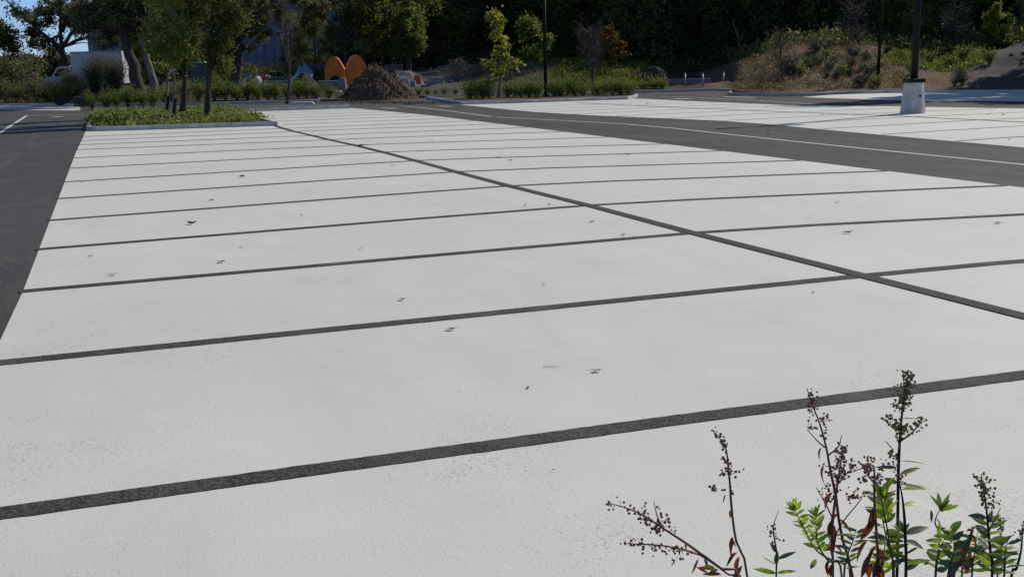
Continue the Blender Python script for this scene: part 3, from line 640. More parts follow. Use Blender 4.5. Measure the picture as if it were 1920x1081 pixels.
S5=[shrub_proto('berm_shrub',LB,'shrubs on the berm',.8,1.0,L_blue,800,.11,741),shrub_proto('berm_shrub',LB,'shrubs on the berm',.55,1.1,L_shrub,600,.11,742)]
sp=[]
for i in range(34):
    px=rgw.uniform(1420,1690); d=bdist(px)+rgw.uniform(1.2,14); sp.append((*lat(px,d),terr(px,d)-.05,rgw.uniform(.35,.85),int(rgw.random()<.4)))
for i in range(8):
    px=rgw.uniform(1700,1850); d=bdist(px)+rgw.uniform(2,14); sp.append((*lat(px,d),terr(px,d)-.05,rgw.uniform(.5,1.1),int(rgw.random()<.8)))
row(S5,sp)
# big grey twiggy bushes left of the leaning trunks
for px,hh,lab in [(192,2.5,'tall grey twiggy bush in front of the truck box'),(226,2.4,'tall grey twiggy bush between the truck and the leaning trunk'),(148,1.5,'lower grey twiggy bush in front of the truck cab')]:
    d=75; s=d/CF; base=np.array([*lat(px,d),.4]); rg=np.random.default_rng(px); t=empty('bush',base,lab,'bush'); b=MB(); C=[]
    for k in range(80):
        a=rg.uniform(0,6.28); q=rg.uniform(.1,1)*1.05; tip=base+[q*math.cos(a),q*math.sin(a),hh*rg.uniform(.7,1.15)]
        b.tube(spline([base+[.15*math.cos(a),.15*math.sin(a),0],(base+tip)/2+rg.normal(size=3)*.12,tip],6),[.022,.018,.015,.01,.006,.003],4,cap=False)
        for _ in range(75): u=rg.uniform(.3,1); C.append(base*(1-u)+tip*u+rg.normal(size=3)*.2)
    b.build('stems',M_bark,t); leafmesh('foliage',np.array(C),.09,.045,L_grey,t,rg)
# ground cover (nobody could count it)
def cover(name,label,pts,n,ls,lm,h,seed,tuft=.25,upd=True,k=7):
    rg=np.random.default_rng(seed); C=[];D=[]
    P=pts(rg,n)
    m=len(P)
    hh=np.abs(rg.normal(.55,.25,m))[:,None]*h
    for j in range(k):
        o=rg.normal(size=(m,3))*tuft; o[:,2]=np.abs(o[:,2])*.3
        q=P+o; q[:,2]+=(hh[:,0]*rg.uniform(.15,1,m)); C.append(q); d=rg.normal(size=(m,3)); d[:,2]=np.abs(d[:,2])+.7; D.append(d)
    C=np.concatenate(C); D=np.concatenate(D)
    L=ls*(.5+rg.random(len(C))); tn=np.tile(rg.normal(.45,.22,m),k)+rg.normal(0,.12,len(C))
    o=leafmesh(name,C,L,L*.4,lm,None,rg,dirs=D if upd else None,tint=tn,up=0,off=P.mean(0)); o.location=[float(v) for v in P.mean(0)]
    return tag(o,label,'plants',kind='stuff')
def isl_pts(rg,n):
    x=rg.uniform(-6.0,-.25,n); y=rg.uniform(37.3,52.8,n); k=(x>-5.6)|(y>37.9)
    k&=(y>36.5+(-.2-x)*.17+.0); kk=np.sin(x*2.1+1)*np.cos(y*.9)+rg.normal(0,.6,n)>-.75
    k&=kk; return np.column_stack([x,y,np.full(n,.10)])[k]
cover('ground_cover','low leafy ground cover filling the left tree island',isl_pts,2100,.12,L_ground,.26,61,.13,False,11)
def fan(px0,px1,o0,o1):
    def f(rg,n):
        out=[]
        for _ in range(n):
            px=rg.uniform(px0,px1); o=rg.uniform(o0,o1); d=bdist(px)+o; out.append(T(px,d,-.03))
        return np.array(out)
    return f
cover('berm_plants','mixed low plants and grass tufts covering the right berm',fan(1385,1700,.8,18),750,.14,L_grey,.32,62,.2)
cover('berm_weeds','brown and russet weeds among the berm plants',fan(1385,1690,.6,16),700,.12,L_oran,.25,63,.2)
cover('green_weeds','bright green weeds on the dip between berm and right mound',fan(1660,1830,9,18),1100,.15,L_shrub,.35,64,.2)
cover('tall_weeds','tall yellow-green weeds right of the lamp post',fan(1060,1240,2,15),2200,.2,L_weed,.7,65,.18)
cover('meadow_grass','sparse grass tufts on the grey dirt slope',fan(880,1240,4,24),1600,.15,L_weed,.3,66,.2)
cover('thicket','thicket of grey-green scrub behind the construction yard',fan(395,640,24,31),1800,.2,L_weed,1.1,67,.35)
cover('yard_weeds','rough weeds along the back of the kerbs at the left',fan(-300,640,2.5,9),1500,.14,L_grey,.3,68,.2)
cover('woodland_undergrowth','dark undergrowth at the foot of the woods',fan(1230,1960,19,27),2000,.26,L_dark,1.3,69,.35)
cover('woodland_undergrowth','dark undergrowth behind the grey dirt slope',fan(760,1230,33,42),1800,.26,L_dark,1.4,70,.35)
# loose wood chips spilled on the road by the pile
rg=np.random.default_rng(8); C=[]
for _ in range(900):
    px=rg.normal(720,75); py=190.5+abs(rg.normal(0,2.4))
    if px<640 and py<193: continue
    p=G(px,py); C.append([p[0],p[1],.012])
o=leafmesh('spilled_chips',np.array(C),.11,.05,M_chips,None,rg,up=2,off=(8,60,0)); o.location=(8,60,0); tag(o,'wood chips spilled over the asphalt below the mulch pile','wood chips',kind='stuff')

# ------------------------------------------------------------------ piles
def pile(name,label,cat,px,dd,prof,depth,mat,seed,rough_=.1,zb=None,n=60):
    """heap: prof = skyline in photo pixels; depth = metres towards and away"""
    s=dd/CF; rg=np.random.default_rng(seed); x0,x1=prof[0][0],prof[-1][0]; m=int(n*.8); vs=[]; zb=terr(px,dd) if zb is None else zb
    yb=px_of(*T(px,dd)[:2],zb)[1]
    ph=rg.uniform(0,6.28,8)
    base=np.array([*lat(px,dd),zb])
    for i in range(n+1):
        X=x0+(x1-x0)*i/n; hh=max(0,(yb-np.interp(X,[a for a,b_ in prof],[b_ for a,b_ in prof]))*s)
        for j in range(m+1):
            t=-1+2*j/m; e=math.sqrt(max(0,1-((X-(x0+x1)/2)/((x1-x0)/2))**2))*.6+.4
            d=dd+t*depth*e; f=(1-abs(t))**.85 if abs(t)>0 else 1
            f=(1-t*t)*.4+(1-abs(t))*.6
            xx,yy=lat(X,d); z=hh*f
            k=min(z/.4,1); z+=k*rough_*(math.sin(xx*3.1+ph[0])*math.cos(yy*2.7+ph[1])+.6*math.sin(xx*7.3+yy*5+ph[2])+rg.normal(0,.35))
            vs.append((xx,yy,zb-.06+max(z,0)))
    fs=[(i*(m+1)+j,(i+1)*(m+1)+j,(i+1)*(m+1)+j+1,i*(m+1)+j+1) for i in range(n) for j in range(m)]
    b=MB(); b.add(vs,fs); o=b.build(name,mat,off=base,smooth=False); o.location=base; return tag(o,label,cat)
pile('mulch_pile','large brown wood-chip pile at the end of the road','mulch pile',718,68.5,[(630,190),(645,184),(665,163),(680,147),(700,129),(712,123),(722,125),(745,146),(765,166),(790,185),(800,189)],3.6,M_chips,1,.17,0,100)
def chips(o,n,ls,seed,mat):
    rg=np.random.default_rng(seed); me=o.data; co=np.empty(len(me.vertices)*3); me.vertices.foreach_get('co',co); co=co.reshape(-1,3); k=co[:,2]>.02; co=co[k]
    C=co[rg.integers(0,len(co),n)]+rg.normal(size=(n,3))*[.06,.06,.012]+[0,0,.02]
    L=ls*(.4+1.1*rg.random(n)**2); leafmesh('chip_layer',C,L,L*.35,mat,o,rg,up=.5,off=(0,0,0),fold=.1)
L_chip=leafmat('loose_chip',g3((.055,.038,.028),(.17,.12,.085),(.42,.34,.25)),.0,.9)
chips(bpy.data.objects['mulch_pile'],12000,.12,5,L_chip)
pile('soil_pile','small dark soil heap left of the grey concrete block','soil pile',578,74,[(530,172),(552,158),(568,142),(579,135),(590,142),(605,158),(625,172)],1.6,M_dirt,2,.05,.25)
pile('soil_pile','low flat strip of brown soil behind the green shrubs','soil pile',530,76,[(470,170),(490,162),(530,156),(560,157),(590,170)],1.5,M_mulch,3,.04,.3)
pile('gravel_pile','pale grey gravel heap right of the big mulch pile','gravel pile',762,80,[(715,160),(735,140),(750,132),(775,132),(790,142),(806,160)],2.5,M_gravel,4,.05,.4)
pile('soil_pile','reddish brown soil heap seen between the two dark island trunks','soil pile',378,74,[(362,176),(372,166),(386,160),(402,163),(415,176)],1.2,M_mulch,5,.04,.3)
pile('sand_pile','whitish sand heap at the foot of the blue tarpaulin','sand pile',565,84,[(545,160),(556,145),(568,136),(580,140),(600,160)],1.3,M_lime,6,.04,.6)
pile('rock_mound','dark grey stony mound left of the bollards','mound',1215,74,[(1172,168),(1185,142),(1210,128),(1232,126),(1247,134),(1250,168)],2.2,M_dirt,7,.12,.3)
rg=np.random.default_rng(55); VS=MB()
rocks=[(835,158,.35),(850,150,.3),(872,160,.22),(900,152,.4),(925,143,.3),(955,156,.25),(975,148,.35),(805,168,.25),(688,165,.2),(600,162,.3),(548,166,.25),(505,163,.3)]
where=['just right of the grey stone block','below the brush pile','right of the brush pile foot','left of the yellow-green young tree','behind the yellow-green young tree','right of the yellow-green young tree trunk','left of the dull green young tree','at the right foot of the mulch pile','against the left flank of the mulch pile','left of the grey concrete block','in front of the small soil heap','left of the leafless young tree']
for i,(px,py,w_) in enumerate(rocks):
    dd=80 if px>780 else 76; c=T(px,dd); b=MB(); n,m=8,5; vs=[]
    for a in range(m+1):
        f=math.pi*a/m
        for q in range(n):
            t=2*math.pi*q/n; rr=w_*.5*math.sin(f)*(1+rg.normal(0,.13)); vs.append((c[0]+rr*math.cos(t)*1.3,c[1]+rr*math.sin(t),c[2]+w_*.22-w_*.32*math.cos(f)*(1+rg.normal(0,.08))))
    b.add(vs,[(a*n+q,a*n+(q+1)%n,(a+1)*n+(q+1)%n,(a+1)*n+q) for a in range(m) for q in range(n)])
    o=b.build('rock',[M_concd,M_gravel][i%2],off=c); o.location=[float(v) for v in c]; tag(o,'small grey rock on the dirt '+where[i],'rock')
def twigs():
    rg=np.random.default_rng(3); c=T(865,84); t=empty('brush_pile',c,'tangled brush pile on the dirt slope above the grey stone block','brush pile'); b=MB()
    for _ in range(260):
        a=rg.uniform(0,6.28); r=abs(rg.normal(0,1.0)); p=c+[r*math.cos(a)*1.3,r*math.sin(a),max(0,1.15-r*.55)*rg.uniform(.1,1)]
        d=rg.normal(size=3); d[2]*=.35; d/=np.linalg.norm(d); L=rg.uniform(.4,1.1); b.tube([p-d*L/2,p+rg.normal(size=3)*.08,p+d*L/2],[.02,.015,.006],4,cap=False)
    b.build('branches',M_barkp,t)
twigs()
# ------------------------------------------------------------------ building far behind
def building():
    d0=128; L0,R0=A(158,18,d0),A(672,12,d0); u=(R0-L0); u[2]=0; Ln=np.linalg.norm(u); u/=Ln; v=np.array([-u[1],u[0],0]); H=9.6
    base=np.array([(L0+R0)[0]/2,(L0+R0)[1]/2,1.0]); t=empty('warehouse',base,'long blue-grey metal warehouse far behind the left trees','building')
    b=MB(); rz=math.atan2(u[1],u[0]); c=base+v*15
    # ribbed front: a zigzag profile
    pts=[]; n=int(Ln/.5)
    for i in range(n+1):
        q=L0+u*(Ln*i/n); o=(-.05 if i%2 else .05); pts.append((q[0]+v[0]*o,q[1]+v[1]*o))
    bk=[(R0+v*30)[:2],(L0+v*30)[:2]]; b.prism(pts+[tuple(p) for p in bk],.9,H); b.build('wall',M_wall,t)
    b=MB(); b.box((c[0],c[1],H+.15),(Ln+.6,30.8,.4),rz); b.build('roof_edge',M_roof,t)
    for k,fx in enumerate((.18,.34)):
        q=L0+u*Ln*fx; b=MB(); b.box((q[0]-v[0]*.12,q[1]-v[1]*.12,2.9),(3.6,.12,3.6),rz); b.build('door',M_slate,t)
    for fx in (.52,.9):
        q=L0+u*Ln*fx; b=MB(); b.tube([(q-v*.16)[:2].tolist()+[1],(q-v*.16)[:2].tolist()+[H]],.07,8); b.build('downpipe',M_slate,t)
building()
# ------------------------------------------------------------------ truck
def truck():
    d0=80; s=d0/CF; base=np.array([*lat(170,d0),terr(170,d0)]); t=empty('box_truck',base,'white box truck behind the hedge at the left','truck')
    X0=A(80,143,d0); u=HR.copy(); v=HF.copy(); zg=base[2]
    def P(a,h,w=0): q=A(80,143,d0)+u*a+v*w; return np.array([q[0],q[1],zg+h])   # a along the truck from the nose
    def ext(prof,w0,w1,name,mat,bev=.0):
        b=MB(); n=len(prof); vs=[P(a,h,w0) for a,h in prof]+[P(a,h,w1) for a,h in prof]; b.add(vs,[tuple(range(n)),tuple(range(n,2*n))[::-1]]+[((i+1)%n,i,n+i,n+(i+1)%n) for i in range(n)])
        o=b.build(name,mat,t)
        if bev:
            md=o.modifiers.new('b','BEVEL'); md.width=bev; md.segments=3
        return o
    ext([(0,.45),(0,.95),(.15,1.12),(.62,1.22),(1.0,1.78),(1.25,1.9),(2.05,1.92),(2.1,.45)],0,1.9,'cab',M_white,.06)
    ext([(.86,1.26),(1.13,1.72),(1.3,1.76),(1.62,1.76),(1.62,1.26)],-.012,.012,'side_window',M_glass)
    ext([(1.66,1.28),(1.66,1.74),(1.9,1.74),(1.9,1.28)],-.012,.01,'side_window',M_glass)
    b=MB(); q=[P(.66,1.27,.15),P(.98,1.75,.15),P(.98,1.75,1.75),P(.66,1.27,1.75)]; q=[p+np.array([-u[0]*.04,-u[1]*.04,.03]) for p in q]; b.add(q,[(0,1,2,3)]); b.build('windscreen',M_glass,t)
    ext([(2.14,.62),(2.14,2.82),(2.2,2.88),(5.75,2.88),(5.8,2.8),(5.8,.62)],-.12,2.1,'cargo_box',M_white,.03)
    ext([(2.13,2.78),(2.13,2.9),(5.82,2.9),(5.82,2.78)],-.15,-.12,'roof_rail',M_galv)
    ext([(-.12,.38),(-.12,.62),(.0,.62),(.0,.38)],-.02,1.92,'bumper',M_galv,.02)
    ext([(-.02,.78),(-.02,.95),(.1,.98),(.1,.78)],-.015,.22,'headlight',M_lamp); ext([(-.02,.78),(-.02,.95),(.1,.98),(.1,.78)],1.68,1.92,'headlight',M_lamp)
    ext([(.92,1.2),(.92,1.42),(1.02,1.42),(1.02,1.2)],-.22,-.04,'mirror',M_rubber)
    ext([(1.5,1.12),(1.5,1.16),(1.66,1.16),(1.66,1.12)],-.03,-.0,'door_handle',M_rubber)
    for a in (.55,4.6):
        for w_ in (-.02,1.7):
            b=MB(); c=P(a,.38,w_); b.tube([c,c+v*.22],.38,20); wl=b.build('wheel',M_rubber,t); b=MB(); b.tube([c-v*.01,c+v*.05],.2,16); b.build('rim',M_galv,wl,off=t.location)
truck()
# ------------------------------------------------------------------ yard objects
def solid(name,label,cat,parts,base,group=None,bevel=.02):
    """parts: list of (part name, MB, material); one part -> mesh is the thing"""
    if len(parts)==1:
        o=parts[0][1].build(name,parts[0][2],off=base); o.location=[float(v) for v in base]; tag(o,label,cat,group)
        if bevel: md=o.modifiers.new('b','BEVEL'); md.width=bevel; md.segments=2
        return o
    t=empty(name,base,label,cat,group)
    for n_,b_,m_ in parts: b_.build(n_,m_,t)
    return t
def frame(px,dd,z=None):
    base=np.array([*lat(px,dd),terr(px,dd) if z is None else z]); return base,HR,HF,dd/CF
def yawu(a): c,s_=math.cos(a),math.sin(a); return HR*c+HF*s_, -HR*s_+HF*c
def arch(px0,px1,ptop,pbot,dd,lab,yaw,thick):
    s=dd/CF; z0=A(px0,pbot,dd)[2]; W=(px1-px0)*s; H=(pbot-ptop)*s; c=A((px0+px1)/2,pbot,dd); base=np.array([c[0],c[1],z0]); u,v=yawu(yaw)
    t=empty('steel_hood',base,lab,'steel hood')
    out=[(-.5,0),(-.5,.52),(-.40,.72),(-.27,.90),(-.12,.98),(.02,1.0),(.14,.97),(.27,.85),(.40,.66),(.5,.50),(.5,0)]
    hole=[(.30*math.cos(a)+.02,.27*math.sin(a)) for a in np.linspace(0,math.pi,11)]      # right to left
    loop=out+[(hole[-1][0],0)]+[]  # outer from bottom-left up and over to bottom-right
    poly=out+hole
    def pt(x,y,w): q=base+u*x*W+v*w; return (q[0],q[1],z0+y*H)
    n=len(poly); b=MB()
    import mathutils
    tri=mathutils.geometry.tessellate_polygon([[Vector((x,y,0)) for x,y in poly]])
    vs=[pt(x,y,0) for x,y in poly]+[pt(x,y,thick) for x,y in poly]
    fs=[tuple(tr) for tr in tri]+[tuple(n+i for i in tr)[::-1] for tr in tri]+[((i+1)%n,i,n+i,n+(i+1)%n) for i in range(n)]
    b.add(vs,fs); b.build('shell',M_orange,t)
    b=MB(); c0=base+v*(thick*.5); 
    for k in (-.25,.25):
        q=base+u*k*W; b.box((q[0]-v[0]*.02,q[1]-v[1]*.02,z0+H*.62),(.05,.05,H*.5),math.atan2(u[1],u[0]))
    b.build('rib',M_orange,t)
    b=MB(); q=base+v*(thick*.6); b.lathe((q[0],q[1],z0),[(W*.24,0),(W*.26,.1),(W*.2,H*.2),(W*.1,H*.24)],14); b.build('inner_drum',M_rubber if yaw==0 else M_red,t)
    return t
arch(610,647,109,155,84,'left one of two orange arched steel hoods with a round opening below',0,.5)
arch(652,691,106,160,83,'right one of two orange arched steel hoods, turned to show its side',.28,1.1)
def pot(px,pt_,pb,dd,wpx,lab,mat,zoff=0):
    s=dd/CF; c=A(px,pb,dd); H=(pb-pt_)*s; r=wpx*s/2; b=MB(); b.lathe(c,[(r*1.0,0),(r*1.02,.05),(r*.8,H*.93),(r*.74,H),(r*.4,H*1.01)],20); return solid('planter_pot',lab,'planter pot',[('pot',b,mat)],c,bevel=0)
pot(643,147,172,74,17,'grey concrete planter pot upside down beside the mulch pile',M_concd)
pot(784,142,158,76,16,'terracotta-coloured pot upside down right of the mulch pile',M_terra)
pot(775,152,163,75,11,'small dark pot lying at the foot of the terracotta one',M_concd)
def block(px,py,dd,w,h,dep,lab,mat,rz=0,name='concrete_block',cat='concrete block',taper=1,lean=0):
    c=A(px,py,dd); b=MB(); b.box((c[0],c[1],c[2]+h/2),(w,dep,h),-YAW+rz,taper); return solid(name,lab,cat,[('b',b,mat)],c,bevel=.03)
block(620,169,75,1.5,.62,.8,'rectangular grey concrete block left of the upturned grey pot',M_concd,-.15)
block(817,160,79,1.05,.55,.7,'grey stone block on the dirt slope right of the terracotta pot',M_concd,.25,name='stone_block',cat='stone block',taper=.88)
block(752,153,77,1.0,.25,.7,'flat pale slab lying behind the mulch pile',M_conc,.1,name='stone_slab',cat='stone slab')
block(627,173,72,.85,.10,.5,'thin white slab lying in front of the grey concrete block',M_lime,.0,name='stone_slab',cat='stone slab')
block(566,196.5,61,1.4,.16,.4,'white broken kerb stone lying in front of the shrubs',M_lime,.1,name='kerb_stone',cat='kerb stone',taper=.85)
block(738,134,92,1.5,.55,1.2,'blue-grey steel bin behind the mulch pile top',M_slate,.1,name='steel_bin',cat='bin')
block(428,165,80,1.5,.12,1.2,'pale concrete slab lying left of the traffic cone',M_conc,0,name='stone_slab',cat='stone slab')
block(525,154,88,4.5,.12,1.5,'long pale slab of concrete behind the clutter',M_conc,.05,name='stone_slab',cat='stone slab')
# leaning slab
c=A(432,165,79); b=MB(); b.add([c,c+HR*1.1,c+HR*1.1+np.array([0,0,.75]),c+HF*.12,c+HF*.12+HR*1.1,c+HF*.12+HR*1.1+np.array([0,0,.75])],[(0,1,2),(3,5,4),(0,2,5,3),(1,4,5,2),(0,3,4,1)]); solid('concrete_ramp','grey wedge-shaped concrete ramp left of the traffic cone','concrete ramp',[('r',b,M_concd)],c,bevel=0)
c=A(457,168,78); t=empty('traffic_cone',c,'orange and white traffic cone in the construction clutter','traffic cone'); 
b=MB(); b.box((c[0],c[1],c[2]+.02),(.4,.4,.04),.3,1,.01); b.build('foot',M_rubber,t)
b=MB(); b.lathe(c,[(.16,.04),(.11,.3)],14); b.lathe(c,[(.085,.44),(.03,.72)],14); b.build('cone',M_orange,t)
b=MB(); b.lathe(c,[(.112,.30),(.086,.44)],14); b.build('reflective_band',M_lime,t)
c=A(468,163,80); t=empty('plastic_crate',c,'green plastic crate beside the traffic cone','crate'); b=MB(); b.box((c[0],c[1],c[2]+.25),(.5,.6,.46),-YAW,1,.02); b.build('tub',M_green,t); b=MB(); b.box((c[0],c[1],c[2]+.5),(.56,.66,.05),-YAW,1,.01); b.build('rim',M_green,t)
c=A(493,162,80); t=empty('plastic_crate',c,'small dark green crate right of the white sacks','crate'); b=MB(); b.box((c[0],c[1],c[2]+.2),(.34,.5,.38),-YAW,1,.02); b.build('tub',M_green,t); b=MB(); b.box((c[0],c[1],c[2]+.41),(.38,.54,.04),-YAW,1,.01); b.build('rim',M_green,t)
def sack(px,py,dd,w,h,mat,lab,seed):
    c=A(px,py,dd); rg=np.random.default_rng(seed); b=MB(); vs=[]; n,m=14,8
    for i in range(m+1):
        f=i/m*math.pi
        for j in range(n):
            a=j/n*6.283; r=w/2*math.sin(f)**.6*(1+.12*math.sin(3*a+seed)+.05*rg.normal()); vs.append((c[0]+r*math.cos(a),c[1]+r*math.sin(a)*.8,c[2]+h/2-h/2*math.cos(f)))
    b.add(vs,[(i*n+j,i*n+(j+1)%n,(i+1)*n+(j+1)%n,(i+1)*n+j) for i in range(m) for j in range(n)]); return solid('sack',lab,'sack',[('s',b,mat)],c,bevel=0)
sack(484,163,79,.5,.75,M_lime,'white sack standing between the two green crates',1)
sack(488,150,84,1.3,.45,M_pink,'pink and red bundle heaped above the white sack',2)
sack(474,151,84,.5,.4,M_lime,'small whitish bag left of the pink bundle',3)
c=A(466,154,86); t=empty('hand_pump',c,'blue stand with a cap rising behind the green crate','stand'); b=MB(); b.tube([c,c+[0,0,.8]],[.16,.1],10); b.build('post',M_blue,t); b=MB(); b.lathe(c+[0,0,.8],[(.15,0),(.17,.08),(.06,.2)],12); b.build('cap',M_blue,t)
for px,h,lab in [(448,1.0,'thin pinkish marker stake left of the traffic cone'),(483,1.3,'thin pale marker stake rising behind the pink bundle')]:
    c=A(px,163,82); b=MB(); b.tube([c,c+[0,0,h*.5],c+[.02,0,h]],[.03,.025,.025],6); b2=MB(); b2.box((c[0],c[1],c[2]+h),(.14,.04,.1),-YAW); t=solid('marker_stake',lab,'stake',[('stake',b,M_lime if px>460 else M_pink),('flag',b2,M_lime if px>460 else M_pink)],c)
# small parked car in the yard
def car():
    d0=90; zb=A(515,162,d0)[2]; base=A(515,162,d0); t=empty('parked_car',base,'pale grey car parked half hidden behind the soil heap','car'); u,v=yawu(.35)
    def P(a,h,w_): q=base+u*a+v*w_; return (q[0],q[1],zb+h)
    def ext(prof,w0,w1,name,mat,bv=0):
        b=MB(); n=len(prof); b.add([P(a,h,w0) for a,h in prof]+[P(a,h,w1) for a,h in prof],[tuple(range(n)),tuple(range(n,2*n))[::-1]]+[((i+1)%n,i,n+i,n+(i+1)%n) for i in range(n)]); o=b.build(name,mat,t)
        if bv: md=o.modifiers.new('b','BEVEL'); md.width=bv; md.segments=3
    ext([(-1.6,.25),(-1.6,.6),(-1.4,.68),(-.9,.72),(.9,.74),(1.55,.66),(1.6,.3)],-.75,.75,'body',M_white,.07)
    ext([(-.85,.73),(-.4,1.18),(.55,1.2),(1.05,.74)],-.66,.66,'cabin',M_white,.05)
    ext([(-.7,.78),(-.36,1.12),(.02,1.13),(.02,.78)],-.68,-.66,'side_window',M_glass); ext([(.08,.78),(.08,1.13),(.5,1.13),(.85,.78)],-.68,-.66,'side_window',M_glass)
    b=MB(); b.add([P(-.86,.76,-.56),P(-.44,1.16,-.56),P(-.44,1.16,.56),P(-.86,.76,.56)],[(0,1,2,3)]); b.v=[(x-.02*u[0],y-.02*u[1],z+.02) for x,y,z in b.v]; b.build('windscreen',M_glass,t)
    for a in (-1.05,1.05):
        for w_ in (-.77,.6):
            b=MB(); b.tube([P(a,.28,w_),P(a,.28,w_+.18)],.28,16); b.build('wheel',M_rubber,t)
    for w_ in (-.68,.5): ext([(-1.63,.5),(-1.63,.62),(-1.5,.64),(-1.5,.5)],w_,w_+.18,'headlight',M_lamp)
car()
# blue tarpaulin heap and low dark fence
def tarp():
    d0=87; c=A(570,146,d0); rg=np.random.default_rng(4); b=MB(); n,m=22,12; vs=[]
    for i in range(n+1):
        for j in range(m+1):
            x=-.9+1.8*i/n; y=-.6+1.2*j/m; h=.95*max(0,1-(abs(x)/1.0)**2.5)*max(0,1-(abs(y)/.65)**2.5)
            h*=1+.10*math.sin(x*9+y*4)+.03*rg.normal(); vs.append(c+HR*(x*.8+.05*math.sin(h*3))+HF*y+np.array([0,0,max(h,0)]))
    b.add(vs,[(i*(m+1)+j,(i+1)*(m+1)+j,(i+1)*(m+1)+j+1,i*(m+1)+j+1) for i in range(n) for j in range(m)]); solid('tarpaulin','crumpled light blue tarpaulin over a heap left of the orange hoods','tarpaulin',[('t',b,M_blue)],c,bevel=0)
tarp()
a0,a1=A(575,140,91),A(618,140,91); c=(a0+a1)/2; t=empty('site_barrier',c,'low dark blue-grey barrier between the tarpaulin and the orange hoods','barrier'); u=(a1-a0); Ln=np.linalg.norm(u); rz=math.atan2(u[1],u[0])
b=MB(); b.box((c[0],c[1],c[2]+.45),(Ln,.1,.75),rz); b.build('panel',M_slate,t)
for f in (0,.33,.66,1): b=MB(); q=a0+u*f; b.box((q[0]-.06*HF[0],q[1]-.06*HF[1],q[2]+.45),(.1,.1,1.0),rz,1,.01); b.build('post',M_slate,t)
# teal shed between island trunks
c=A(376,157,84); t=empty('site_shed',c,'small teal shed with a pale roof seen between the island trunks','shed'); b=MB(); b.box((c[0],c[1],c[2]+.75),(1.1,1.1,1.5),-YAW,1,.02); b.build('wall',M_teal,t)
b=MB(); b.box((c[0],c[1],c[2]+1.56),(1.3,1.3,.1),-YAW,.9,.01); b.build('roof',M_lime,t); b=MB(); q=c-HF*.56; b.box((q[0],q[1],c[2]+.55),(.45,.04,1.05),-YAW); b.build('door',M_slate,t)
# pallets, tarp bundle, red stand at far left
c=np.array([*lat(169,66.5),0.0]); t=empty('pallet_stack',c,'stack of dark wooden pallets beside the far left kerb','pallets')
for k in range(5):
    b=MB()
    for q in range(5):
        p=c+HR*(-.42+.21*q); b.box((p[0],p[1],.12*k+.09+.03),(.13,.9,.025),-YAW)
    for q in (-.4,0,.4): p=c+HF*q; b.box((p[0],p[1],.12*k+.055+.02),(.95,.09,.075),-YAW)
    b.build('pallet',M_wood,t)
sack(128,199,70,1.5,.5,M_rubber,'low black covered bundle by the far left kerb',6)
sack(140,199,69.5,.7,.35,M_teal,'small greenish bag beside the black covered bundle',7)
c=A(66,166,76); t=empty('red_cabinet',c,'red utility stand with white label behind the left hedge','cabinet'); b=MB(); b.box((c[0],c[1],c[2]+.45),(.4,.35,.9),-YAW,1,.02); b.build('body',M_red,t); b=MB(); q=c-HF*.19; b.box((q[0],q[1],c[2]+.5),(.22,.02,.28),-YAW); b.build('plate',M_lime,t)
# bollards
def bollard(px,pt_,pb,lab):
    dd=ddof(G(px,pb)); s=dd/CF; base=np.array(G(px,pb)); H=(pb-pt_)*s; t=empty('bollard',base,lab,'bollard','three steel bollards'); r=.062
    b=MB(); b.tube([base-[0,0,.05],base+[0,0,H-.05]],r,14); b.build('post',M_galv,t,smooth=True)
    b=MB(); b.lathe(base+[0,0,H-.05],[(r*1.12,0),(r*1.12,.035),(r*.7,.075),(r*.2,.09)],14); b.build('cap',M_galv,t)
    b=MB(); b.lathe(base,[(r*1.7,0),(r*1.7,.03),(r*1.05,.05)],14); b.build('foot_ring',M_conc,t)
bollard(1284,139,168.5,'leftmost of the three grey steel bollards'); bollard(1317,139,169,'middle one of the three grey steel bollards'); bollard(1356,137,166.5,'rightmost of the three grey steel bollards')
a0=np.array([*lat(1250,76.5),.2]); a1=np.array([*lat(1330,76.5),.2]); c=(a0+a1)/2; b=MB(); b.box((c[0],c[1],.45),(np.linalg.norm(a1-a0),.25,.45),-YAW,1,0); solid('low_wall','low blue-grey concrete wall behind the bollards','low wall',[('w',b,M_concd)],c)
